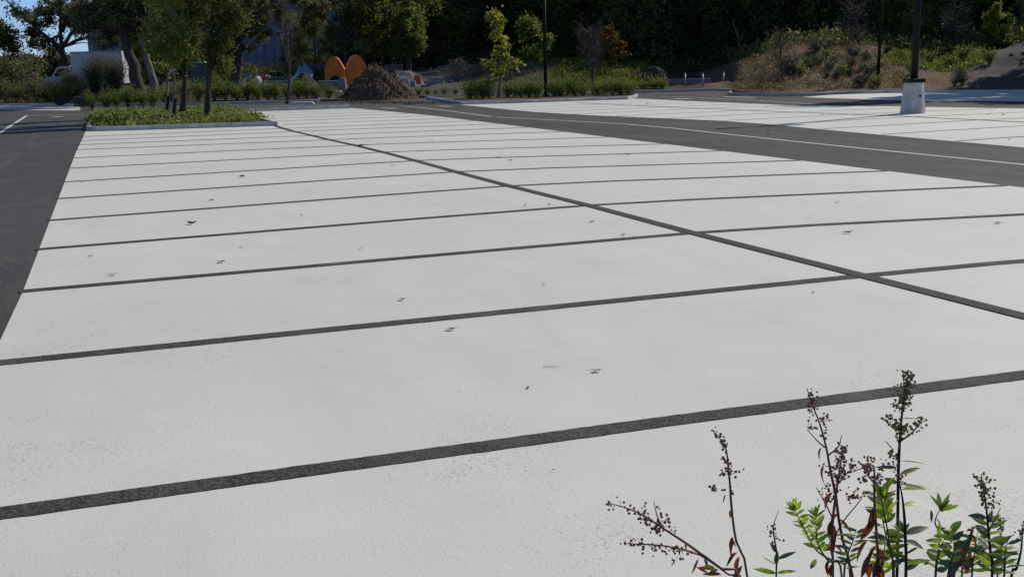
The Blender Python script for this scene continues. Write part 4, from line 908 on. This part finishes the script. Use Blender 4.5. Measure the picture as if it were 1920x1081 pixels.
# ------------------------------------------------------------------ lamp posts
def lamp(px,py,r0,r1,H,lab,basew=None,zb=0.0,dd=None,headdir=-1):
    base=np.array(G(px,py)) if dd is None else np.array([*lat(px,dd),zb]); t=empty('lamp_post',base,lab,'lamp post'); z=base[2]
    if basew:
        b=MB(); h=.98; vs=[];n=8
        for zz,w_ in ((0,basew),(.03,basew*1.0),(h-.04,basew*.80),(h,basew*.74)):
            ch=w_*.26
            for x,y in ((-w_/2+ch,-w_/2),(w_/2-ch,-w_/2),(w_/2,-w_/2+ch),(w_/2,w_/2-ch),(w_/2-ch,w_/2),(-w_/2+ch,w_/2),(-w_/2,w_/2-ch),(-w_/2,-w_/2+ch)):
                a=.05; q=base+HR*(x*math.cos(a)-y*math.sin(a))+HF*(x*math.sin(a)+y*math.cos(a)); vs.append((q[0],q[1],z+zz))
        b.add(vs,[tuple(range(8))[::-1],tuple(range(24,32))]+[(k*8+i,k*8+(i+1)%8,k*8+8+(i+1)%8,k*8+8+i) for k in range(3) for i in range(8)])
        f=b.build('concrete_footing',M_conc,t)
        b=MB(); q=base-HF*(basew/2*.92)+HR*.1; b.tube([(q[0],q[1],z+.55),(q[0]-HF[0]*.03,q[1]-HF[1]*.03,z+.55)],.035,12); b.build('access_plug',M_rubber,f,off=t.location)
        z+=h
    b=MB(); b.box((base[0],base[1],z+.06),(r0*4.6 if basew else r0*3,)*2+(.13,),-YAW+.05,1,.02); b.build('base_cover',M_pole,t)
    b=MB(); b.tube([(base[0],base[1],z),(base[0],base[1],z+(H-z)*.5),(base[0],base[1],H)],[r0,(r0+r1)/2,r1],16); b.build('pole',M_pole,t,smooth=True)
    for sg in (-1,1):
        ad=np.array([1.,.04,0])*sg
        b=MB(); e=np.array([base[0],base[1],H-.1]); b.tube([e,e+ad*.75],.035,8); b.build('arm',M_pole,t)
        b=MB(); c=e+ad*1.05; b.box((c[0],c[1],c[2]+.02),(.75,.36,.12),math.atan2(ad[1],ad[0]),.9,.03); hd=b.build('lamp_head',M_pole,t); b=MB(); b.box((c[0],c[1],c[2]-.06),(.5,.3,.02),math.atan2(ad[1],ad[0])); b.build('lens',M_lamp,hd,off=t.location)
    return t
lamp(1711,212.5,.115,.10,6.5,'lamp post on a tall concrete footing in the right white parking row',.70)
lamp(1025,183,.095,.085,6.5,'thin dark lamp post standing in the right shrub island',None,.1,61.5)
lamp(1640,150,.085,.08,7.0,'slim dark lamp post on the berm slope left of the big footing',None,terr(1640,61)-.05,61)

# ------------------------------------------------------------------ fallen leaves on the pavement
def fallen(px,py,size,kind,lab,seed,stem=True):
    rg=np.random.default_rng(seed); c=np.array(G(px,py)); c[2]=.012; m=FM[kind]; a0=rg.uniform(0,6.28)
    if kind=='bit': a0=0
    lobes={'big':7,'tan':5,'cream':5,'green':5,'small':1,'bit':1}.get(kind,1); n=lobes*6 if lobes>1 else 14; vs=[]; size*=.68; curl=rg.uniform(.10,.24)*size*(1.3 if kind=='big' and size>.1 else .7)
    for ring_ in (0,.5,1):
        for i in range(n):
            a=2*math.pi*i/n; r=(.8+.2*math.cos(lobes*a)) if lobes>1 else (.35+.65*abs(math.cos(a)))
            r*=size/2*ring_*(1+.08*rg.normal()); x,y=r*math.cos(a+a0),r*math.sin(a+a0)*(.8 if lobes>1 else .6)
            z=curl*(ring_**2)*(.8+.2*math.sin(2*a+seed))+.002*rg.random(); vs.append((c[0]+x,c[1]+y,c[2]+z))
    fs=[]
    for k in range(2):
        for i in range(n): j=(i+1)%n; fs.append((k*n+i,k*n+j,(k+1)*n+j,(k+1)*n+i))
    b=MB(); b.add(vs,fs)
    t=empty('fallen_leaf',c,lab,'leaf') if (stem and size>.06) else None
    if t:
        bl=b.build('blade',m,t); s=MB(); d=np.array([math.cos(a0+3.3),math.sin(a0+3.3),0]); s.tube([c+[0,0,.004],c+d*size*.5+[0,0,.012],c+d*size*.95+[0,0,.008]],[.0018,.0015,.001],5); s.build('stalk',M_stem,t); o=bl
    else:
        o=b.build('fallen_leaf',m,off=c); o.location=[float(v) for v in c]; tag(o,lab,'leaf')
    md=o.modifiers.new('t','SOLIDIFY'); md.thickness=.0012
FM={'big':flat('curled_brown_leaf',(.10,.055,.025),.8,var=.5,sc_=60),'tan':flat('tan_leaf',(.36,.27,.15),.8,var=.3,sc_=60),'cream':flat('cream_leaf',(.60,.56,.44),.8,var=.15,sc_=60),
 'green':flat('pale_green_leaf',(.26,.29,.12),.8,var=.3,sc_=60),'small':flat('dark_leaf_bit',(.05,.04,.03),.9,var=.4,sc_=60),'bit':flat('pale_leaf_bit',(.5,.47,.35),.8,var=.2,sc_=60)}
FL=[(155,341,.16,'tan','pale leaf on the left end of a stall line'),(454,333,.15,'big','curled dark leaf upright in the stall right of the left road'),(397,377,.15,'small','small brown leaf lying flat left of the middle stall'),
(360,421,.17,'big','large curled brown leaf casting a sharp shadow, left half of the lot'),(415,493,.13,'tan','tan curled leaf below the large brown one'),(213,517,.10,'cream','pale leaf near the left edge of the coating'),
(170,482,.09,'small','small dark leaf near the left edge of the coating'),(453,465,.07,'green','small greenish leaf above the tan curled leaf'),(566,405,.07,'small','tiny dark leaf left of the middle of the lot'),
(677,467,.07,'cream','tiny pale leaf in the middle of the lot'),(754,564,.085,'green','green-tinged leaf just above a stall line'),(845,620,.10,'tan','brown and tan leaf with long stalk just below a stall line'),
(1119,698,.09,'cream','cream-white leaf in the foreground stall'),(1030,385,.11,'small','dark leaf bit right of a similar one beside the centre line'),(984,387,.11,'small','dark leaf bit left of a similar one beside the centre line'),
(1110,417,.12,'green','yellow-green leaf below the centre line'),(1169,442,.10,'small','dark curled leaf just above a stall line'),(1020,535,.05,'small','tiny dark leaf above the second stall line'),(1525,550,.06,'small','tiny dark leaf at the right side of the lot'),
(1590,438,.15,'small','dark leaf with a long stalk right of the centre line'),(1568,381,.10,'cream','pale leaf at the right side of the lot'),(1870,420,.12,'tan','tan leaf near the right frame edge'),(677,274,.30,'big','black leaf clump lying on the far centre line'),
(957,302,.14,'small','dark leaf bit in the far right stalls'),(936,296,.16,'cream','pale leaf bit in the far right stalls'),(811,265,.14,'small','dark leaf bit in the farther stalls'),(1177,291,.14,'small','dark leaf bit on a far stall line'),
(84,318,.15,'bit','white leaf bit on the left road'),(19,310,.16,'bit','white leaf bit at the left edge of the left road'),(1203,232,.22,'bit','white scrap beside the lane line'),(1441,252,.22,'bit','white scrap on the road below the post shadow'),
(736,312,.14,'small','grey leaf bit left of the centre line'),(1543,214,.2,'small','dark leaf bit in the far right parking row'),(1853,215,.22,'small','dark leaf bit right of the big footing'),(1881,216,.22,'small','dark leaf bit at the right of the far row'),(1892,263,.16,'small','dark leaf bit near the right edge of the far row'),
(1214,195,.3,'small','dark leaf bit behind the far row centre line'),(122,189,.0,'',''),(45,668,.03,'small','tiny dark seed left of the second stall line'),(1038,885,.022,'small','tiny dark seed in the near stall')]
for i,(px,py,s_,k,lab) in enumerate(FL):
    if s_>0: fallen(px,py,s_,k,lab,900+i,stem=k in('big','tan','cream','green') or px==1590)
# a dark seed pod and twigs on the near stall
c=np.array(G(990,729)); c[2]=.012; b=MB(); b.tube([c+HR*-.006-HF*.014,c,c+HR*.006+HF*.016],[.003,.007,.003],8); o=b.build('seed_pod',M_seed,off=c); o.location=c; tag(o,'dark seed pod lying in the foreground stall','seed pod')
c=np.array(G(1033,691)); c[2]=.013; b=MB(); b.tube([c-HR*.05,c+HF*.008,c+HR*.06],[.0016,.0018,.001],5); b.tube([c-HR*.045,c-HR*.04+HF*.02],[.0012,.0008],5); o=b.build('twig',M_stemd,off=c); o.location=c; tag(o,'thin forked twig left of the cream-white leaf','twig')

# ------------------------------------------------------------------ foreground plants
rgf=np.random.default_rng(4242)
def blob(b,c,r):
    t=(1+5**.5)/2; V=[(-1,t,0),(1,t,0),(-1,-t,0),(1,-t,0),(0,-1,t),(0,1,t),(0,-1,-t),(0,1,-t),(t,0,-1),(t,0,1),(-t,0,-1),(-t,0,1)]
    Fs=[(0,11,5),(0,5,1),(0,1,7),(0,7,10),(0,10,11),(1,5,9),(5,11,4),(11,10,2),(10,7,6),(7,1,8),(3,9,4),(3,4,2),(3,2,6),(3,6,8),(3,8,9),(4,9,5),(2,4,11),(6,2,10),(8,6,7),(9,8,1)]
    b.add([(c[0]+x*r/1.9*rgf.uniform(.75,1.2),c[1]+y*r/1.9*rgf.uniform(.75,1.2),c[2]+z*r/1.9*rgf.uniform(.75,1.2)) for x,y,z in V],Fs)
def blade(b,base,d,L,W,cup=.25,droop=.3,twist=0,up=None):
    """one leaf blade with midrib fold, pointed at both ends"""
    d=np.array(d,float); d/=np.linalg.norm(d); u=np.array([0,0,1.]) if up is None else np.array(up,float); s=np.cross(d,u); s/=np.linalg.norm(s)+1e-9; n_=np.cross(s,d)
    if twist: s,n_=s*math.cos(twist)+n_*math.sin(twist),n_*math.cos(twist)-s*math.sin(twist)
    vs=[];K=8
    for i in range(K+1):
        t=i/K; w_=W/2*(math.sin(math.pi*t**.8)**.85 if 0<t<1 else .02); c=np.array(base)+d*L*t-n_*L*droop*t*t
        vs+= [c+s*w_+n_*w_*cup, c, c-s*w_+n_*w_*cup]
    fs=[]
    for i in range(K):
        q=i*3; fs+=[(q,q+1,q+4,q+3),(q+1,q+2,q+5,q+4)]
    b.add(vs,fs)
def pxp(p,dd): return A(p[0],p[1],dd)
def cr(x,y): return (1120+x/2.4,680+y/2.4)         # position on the enlarged crop of the plants
def plant(label,dd,stem,seeds=(),leaves=(),brown=(),r=.0024,smat=None,seedmat=None,extra=(),rootshift=0,lmat=None,seedr=.0035):
    s=dd/CF; base_pt=pxp(cr(*stem[-1]),dd); root=np.array([base_pt[0]+(base_pt[0]-pxp(cr(*stem[-2]),dd)[0])*.8,base_pt[1]+rootshift,.1])
    root[0]=base_pt[0]*.75+root[0]*.25
    t=empty('meadow_plant',root,label,'plant'); b=MB()
    P=[pxp(cr(*q),dd) for q in stem]+[ (base_pt*.6+root*.4), root]; P=spline(P,30); n=len(P); b.tube(P,[r*(.35+.9*min(1,k/(n*.5))) for k in range(n)],7)
    for e in extra: Q=spline([pxp(cr(*q),dd+rgf.uniform(-.02,.02)) for q in e],10); b.tube(Q,[r*(.3+.5*k/(len(Q)-1)) for k in range(len(Q))],5)
    sd=MB(); ns=0
    for (x0,y0,x1,y1,wd,cnt) in seeds:        # panicle along a segment of the crop
        for _ in range(cnt):
            tt=rgf.random(); cx,cy=x0+(x1-x0)*tt,y0+(y1-y0)*tt; off=rgf.normal(0,1)*wd*(.35+.65*tt); lx,ly=-(y1-y0),(x1-x0); q=math.hypot(lx,ly)+1e-6
            s0=pxp(cr(cx,cy),dd); e=pxp(cr(cx+lx/q*off+rgf.normal(0,4),cy+ly/q*off-abs(off)*.35),dd+rgf.normal(0,.012))
            b.tube([s0,(s0+e)/2+[0,0,-.001],e],[r*.3,r*.24,r*.2],4,cap=False)
            for _k in range(rgf.integers(2,4)): blob(sd,e+rgf.normal(size=3)*.0042,seedr*rgf.uniform(.45,1.05)); ns+=1
    b.build('stem',smat or M_stem,t,smooth=True)
    if ns: sd.build('seed_head',seedmat or M_seed,t)
    for (x,y,ang,L,W,tw) in leaves:
        base=pxp(cr(x,y),dd); an=math.radians(ang); dpt=HR*math.cos(an)+np.array([0,0,1])*math.sin(an)+HF*rgf.uniform(-.45,.45)
        lb=MB(); blade(lb,base,dpt,L*s/2.4,W*s/2.4*.82,.22,rgf.uniform(.0,.25),tw+rgf.uniform(-.25,.25),up=-HF*.7+np.array([0,0,.8]))
        mm={LG1:[LG1,LG1,LG1,LG2],LG2:[LG2,LG2,LG1,LG3],LG3:[LG3,LG2,LG1]}.get(lmat); lm2=mm[int(rgf.integers(0,len(mm)))] if mm else None; m=lm2 if lm2 else lmat if lmat and not isinstance(lmat,list) else (lmat or [L_sprig,L_sprigd])[0]
        o=lb.build('leaf',LEAFM[int(rgf.integers(0,len(LEAFM)))] if lmat is None else m,t,smooth=True)
    for (x,y,ang,L,W) in brown:
        base=pxp(cr(x,y),dd); an=math.radians(ang); dpt=HR*math.cos(an)+np.array([0,0,1])*math.sin(an)+HF*rgf.uniform(-.3,.3)
        lb=MB(); blade(lb,base,dpt,L*s/2.4,W*s/2.4,.9,rgf.uniform(-.4,.5),rgf.uniform(-1.2,1.2)); lb.build('withered_leaf',BROWN,t)
    return t
def solidleaf(name,c1,c2,trans=.45):
    m,n,b=newmat(name); c=ramp(n,noise(n,25,4,.6),[(.3,c1),(.7,c2)]); n.links.new(c,b.inputs['Base Color']); b.inputs['Roughness'].default_value=.42
    tr=N(n,'ShaderNodeBsdfTranslucent'); n.links.new(mixc(n,.5,c,(1,1,.35),'MULTIPLY'),tr.inputs[0]); mx=N(n,'ShaderNodeMixShader'); mx.inputs[0].default_value=trans
    n.links.new(b.outputs[0],mx.inputs[1]); n.links.new(tr.outputs[0],mx.inputs[2]); n.links.new(mx.outputs[0],n.nodes['Material Output'].inputs[0]); return m
LG1=solidleaf('bright_leaf',(.34,.50,.04),(.52,.68,.09),.52); LG2=solidleaf('deep_green_leaf',(.12,.19,.04),(.24,.33,.075),.5); LG3=solidleaf('blue_green_blade',(.08,.13,.09),(.15,.21,.14),.35); LEAFM=[LG2,LG1,LG3,LG1]
BROWN=solidleaf('withered_brown',(.13,.035,.02),(.32,.10,.05),.4)
def fanl(x,y,n,L,W,a0,a1,tw=.3):
    return [(x+rgf.normal(0,3),y+rgf.normal(0,4),a0+(a1-a0)*(i+.5)/n+rgf.normal(0,9),L*rgf.uniform(.75,1.2),W*rgf.uniform(.8,1.15),rgf.choice([-1,1])*tw*rgf.random()*3) for i in range(n)]
def alongl(pts,n,L,W,spread=55):
    out=[]
    for i in range(n):
        t=(i+.5)/n*(len(pts)-1); k=min(int(t),len(pts)-2); f=t-k; x=pts[k][0]*(1-f)+pts[k+1][0]*f; y=pts[k][1]*(1-f)+pts[k+1][1]*f
        out.append((x,y,(90-spread*rgf.uniform(.8,1.5)) if i%2 else (90+spread*rgf.uniform(.8,1.5)),L*rgf.uniform(.7,1.2),W*rgf.uniform(.8,1.2),rgf.uniform(-.6,.6)))
    return out
plant('dead brown plant leaning far left over the pavement, its dry seed sprays lowest',2.0,[(45,630),(110,645),(200,680),(300,745),(400,810),(470,860),(560,925),(640,985)],
 [(240,700,50,632,16,12),(300,745,190,680,34,15),(330,770,255,625,10,6),(300,740,180,750,10,5),(320,690,300,760,18,6)],[(530,925,150,70,26,.3),(480,880,-60,50,26,.5)],[(290,735,-110,45,14),(455,880,-95,85,22),(520,930,190,80,24),(500,945,170,70,20),(560,950,200,90,30)],r=.0022,
 extra=[[(130,812),(240,815),(340,828),(460,862)],[(255,622),(270,690),(300,745)]])
plant('dry seed spray hanging just under the leaning dead plant',2.03,[(130,810),(240,818),(340,828),(460,862),(590,950),(650,1000)],[(400,840,130,808,24,26),(420,850,330,875,20,8)],(),[(545,930,200,60,22)],r=.0016)
plant('tall dead reddish stalk with sparse seeds, second from the left',2.05,[(520,300),(545,335),(575,370),(588,450),(597,550),(605,660),(625,800),(675,962)],
 [(575,370,522,300,7,7),(590,460,575,370,12,9),(592,490,545,515,5,4),(596,500,645,488,4,4),(596,575,512,570,5,6),(600,560,590,470,9,6)],(),
 [(577,590,-95,50,14),(605,660,-100,45,18),(612,780,-100,70,22),(620,800,-120,90,24),(632,850,-130,95,24),(640,870,-100,100,28),(600,780,-80,60,16),(652,910,-115,110,28),(618,850,-100,80,24)],r=.0019)
plant('small green sprig with narrow leaves, lowest of the middle stems',1.95,[(815,665),(795,720),(792,760),(806,850),(805,962)],[(800,770,780,745,14,6),(806,790,835,795,6,3)],
 [(806,850,118,65,30,.2),(803,905,85,70,30,.4),(812,880,28,95,26,.2),(800,905,140,90,8,.5),(806,945,170,110,28,.2),(808,945,12,100,26,.3),(800,950,140,110,10,.3)],(),r=.0014,smat=M_stemg,lmat=LG2,seedr=.003)
plant('dead stalk with purplish seed clusters and curled brown leaves, left of the green leaves',2.12,[(942,112),(968,190),(1000,270),(1030,380),(1050,490),(1072,590),(1085,690),(1105,800),(1140,962)],
 [(975,190,945,115,10,9),(990,230,955,215,14,6),(1000,250,1030,265,12,6),(975,290,945,275,10,5),(1015,300,1045,325,10,4)],(),[(1010,380,-120,60,20),(1022,460,-110,100,22),(1060,580,-110,100,30),(1085,680,-130,60,26),(1090,700,-60,90,22),(1115,780,150,80,20),(1060,720,-95,130,32),(1075,820,200,90,24)],r=.0024,
 extra=[[(1100,325),(1085,375),(1040,415)],[(945,300),(990,350),(1025,380)],[(985,560),(1020,620),(1060,700)]])
plant('dead stalk topped by a dense purple-brown seed cluster in the middle of the plants',2.1,[(1110,370),(1100,420),(1090,480),(1078,560),(1062,680),(1055,800),(1060,962)],
 [(1090,470,1110,372,22,26),(1085,540,1060,450,36,20),(1090,520,1160,460,20,14),(1078,560,1000,590,18,10),(1100,600,1200,600,16,10),(1062,610,1010,600,14,8)],(),[(1062,700,-100,110,34),(1058,780,-95,150,34),(1050,880,-110,90,30),(1060,900,-90,80,34),(1066,820,-40,70,20)],r=.0022,seedr=.0034,
 extra=[[(1200,570),(1180,620),(1100,720),(1062,800)],[(1160,460),(1120,500),(1085,540)]])
plant('bent dead stalk carrying reddish withered leaves in the middle of the plants',1.98,[(1150,490),(1200,470),(1243,463),(1246,560),(1248,650),(1258,800),(1262,962)],[(1240,465,1190,470,16,12),(1215,500,1200,540,12,5),(1255,560,1268,490,8,8)],(),
 [(1240,650,-100,120,30),(1246,700,-120,130,34),(1256,820,-110,150,40),(1262,830,-70,130,36),(1230,860,-100,120,36),(1270,870,-95,120,36),(1215,800,-120,110,24),(1262,900,-80,100,44),(1240,900,-100,90,44)],r=.0022)
plant('tallest stalk, olive-brown seed head rising highest at the right',2.15,[(1402,48),(1390,100),(1378,170),(1366,280),(1358,400),(1354,520),(1352,700),(1348,962)],
 [(1385,130,1402,50,16,30),(1378,180,1385,100,26,24),(1368,210,1325,190,9,9),(1368,210,1415,185,9,9),(1362,290,1300,235,14,14),(1366,330,1340,270,22,14),(1400,320,1465,258,12,15),(1356,440,1320,400,16,10),(1350,460,1230,440,12,8)],
 [(1368,250,8,80,10,.4),(1362,330,60,80,30,.3),(1360,300,150,60,30,.3),(1340,330,-60,60,24,.5),(1362,440,5,125,14,.6),(1362,500,14,120,30,.3),(1350,470,170,120,22,.4),(1352,540,160,70,34,.3),(1330,390,130,70,8,.3)],(),r=.0026,smat=M_stemd,seedmat=M_seedg,
 extra=[[(1465,250),(1420,310),(1366,350)]],lmat=LG3)
plant('dark stalk with broad green leaves just right of the tallest one',2.08,[(1352,500),(1368,580),(1378,650),(1385,760),(1388,962)],[(1375,560,1360,500,14,8)],
 [(1370,570,12,150,44,.3),(1372,545,-8,110,34,.5),(1380,640,5,90,36,.3),(1384,770,20,130,50,.4),(1386,800,-12,90,50,.3),(1386,780,170,90,40,.4),(1386,870,165,110,34,.4),(1388,900,12,120,40,.3),(1388,930,30,80,40,.3),(1386,860,30,90,16,.4),(1352,800,140,90,34,.4)]+fanl(1370,765,6,70,26,60,150),(),r=.0026,smat=M_stemd,lmat=LG2)
# bright leafy shoots
def shoot(label,dd,stem,lv,m,r=.0016,seeds=()): return plant(label,dd,stem,seeds,lv,(),r=r,smat=M_stemg,lmat=m)
shoot('bright green leafy shoot furthest left of the green foliage',1.92,[(885,650),(930,740),(985,840),(1060,890),(1150,960)],alongl([(885,650),(930,740),(985,840)],22,62,24,42)+fanl(890,660,6,55,22,60,140),LG1)
shoot('second bright green shoot leaning over the leftmost one',1.9,[(985,670),(985,760),(1000,830),(1040,890),(1100,962)],alongl([(985,680),(988,770),(1002,850)],18,62,24,42)+fanl(985,690,5,55,22,60,130),LG1)
shoot('dull green shoot with narrow leaves between the leftmost shoots and the dead stalks',2.0,[(1165,745),(1150,800),(1130,850),(1120,900),(1110,962)],alongl([(1170,750),(1145,830),(1115,930)],16,72,20,60)+[(985,880,-110,70,30,.3)],LG2)
shoot('upright green shoot with fresh light leaves behind the reddish dead leaves',2.05,[(1275,545),(1285,640),(1300,720),(1315,820),(1330,962)],alongl([(1275,560),(1285,640),(1300,720)],22,78,28,38)+fanl(1285,600,6,60,24,50,140),LG1,seeds=[(1265,540,1268,490,6,6)])
shoot('dark leafy stem right behind the fresh light shoot',2.1,[(1250,560),(1275,660),(1295,760),(1320,860),(1335,962)],alongl([(1250,590),(1280,700),(1310,840),(1325,930)],20,88,34,55),LG2)
shoot('branching green stem topped by a fan of bright leaves, right of the tall stalks',2.0,[(1555,640),(1530,680),(1520,720),(1540,770),(1530,860),(1520,962)],fanl(1545,660,9,75,28,10,130)+[(1525,700,-50,70,28,.3)],LG1)
shoot('branching stem with rounder dark leaves right of the tall stalks',1.97,[(1620,730),(1580,770),(1560,800),(1540,850),(1522,962)],alongl([(1600,745),(1560,790),(1535,860),(1525,940)],16,78,38,60)+[(1500,660,-80,70,30,.2),(1535,720,-80,90,36,.3),(1530,850,60,90,40,.2)],LG2)
shoot('low leafy stem filling the bottom right corner gap',1.93,[(1600,760),(1605,840),(1590,900),(1580,962)],alongl([(1600,780),(1600,860),(1585,950)],14,80,32,50),LG2)
plant('tall seed-topped stalk nearest the right edge with green leaves below',2.0,[(1728,498),(1738,570),(1750,650),(1760,760),(1770,860),(1776,962)],
 [(1745,600,1730,505,16,22),(1750,650,1745,560,26,14),(1755,640,1800,630,8,5)],alongl([(1752,690),(1762,790),(1772,880),(1776,950)],20,95,38,55)+fanl(1760,720,4,70,28,10,70),(),r=.0022,smat=M_stemd,seedmat=M_seedg,lmat=LG2,extra=[[(1815,650),(1790,700),(1765,750)]])
plant('thick reddish-brown broken stem with shrivelled leaves slanting up at lower right',1.95,[(1688,750),(1672,800),(1650,850),(1625,900),(1590,962)],(),(),
 [(1685,755,60,30,24),(1680,770,-50,60,24),(1660,820,-100,80,30),(1665,850,-60,90,34),(1640,880,-110,70,30),(1690,760,150,40,26),(1650,900,-80,70,34)],r=.0062)
shoot('light yellow-green shoot low beside the thick broken stem',2.05,[(1710,760),(1700,840),(1690,900),(1685,962)],alongl([(1710,780),(1700,850),(1690,940)],14,80,26,60),LG2)
shoot('narrow-leaved green stem just right of the reddish withered leaves',2.15,[(1300,780),(1290,850),(1280,962)],alongl([(1302,790),(1292,860),(1282,950)],14,84,26,60),LG1)
shoot('low green stem between the round-leaved stem and the broken one',2.08,[(1660,800),(1640,880),(1640,962)],alongl([(1655,810),(1642,880),(1640,950)],14,80,26,55),LG2)
shoot('leafy stem low in the bottom right corner',1.9,[(1850,780),(1835,860),(1830,962)],alongl([(1848,800),(1836,870),(1830,950)],14,84,26,60),LG2)
plant('dark bare stalk cut off by the right edge',2.0,[(1918,715),(1912,780),(1905,850),(1885,925),(1860,985)],[(1905,790,1915,715,14,10)],[(1895,900,175,100,10,.3)],(),r=.0022,smat=M_stemd)
plant('thin stem with sparse dark seeds left of the right edge stalk',2.1,[(1815,690),(1818,750),(1812,830),(1800,962)],[(1815,760,1820,690,12,8)],[(1810,860,25,100,20,.3),(1805,900,10,90,24,.3),(1800,930,-8,90,16,.3),(1810,800,40,80,20,.4)],(),r=.0014,smat=M_stemd,seedr=.003,lmat=LG2)
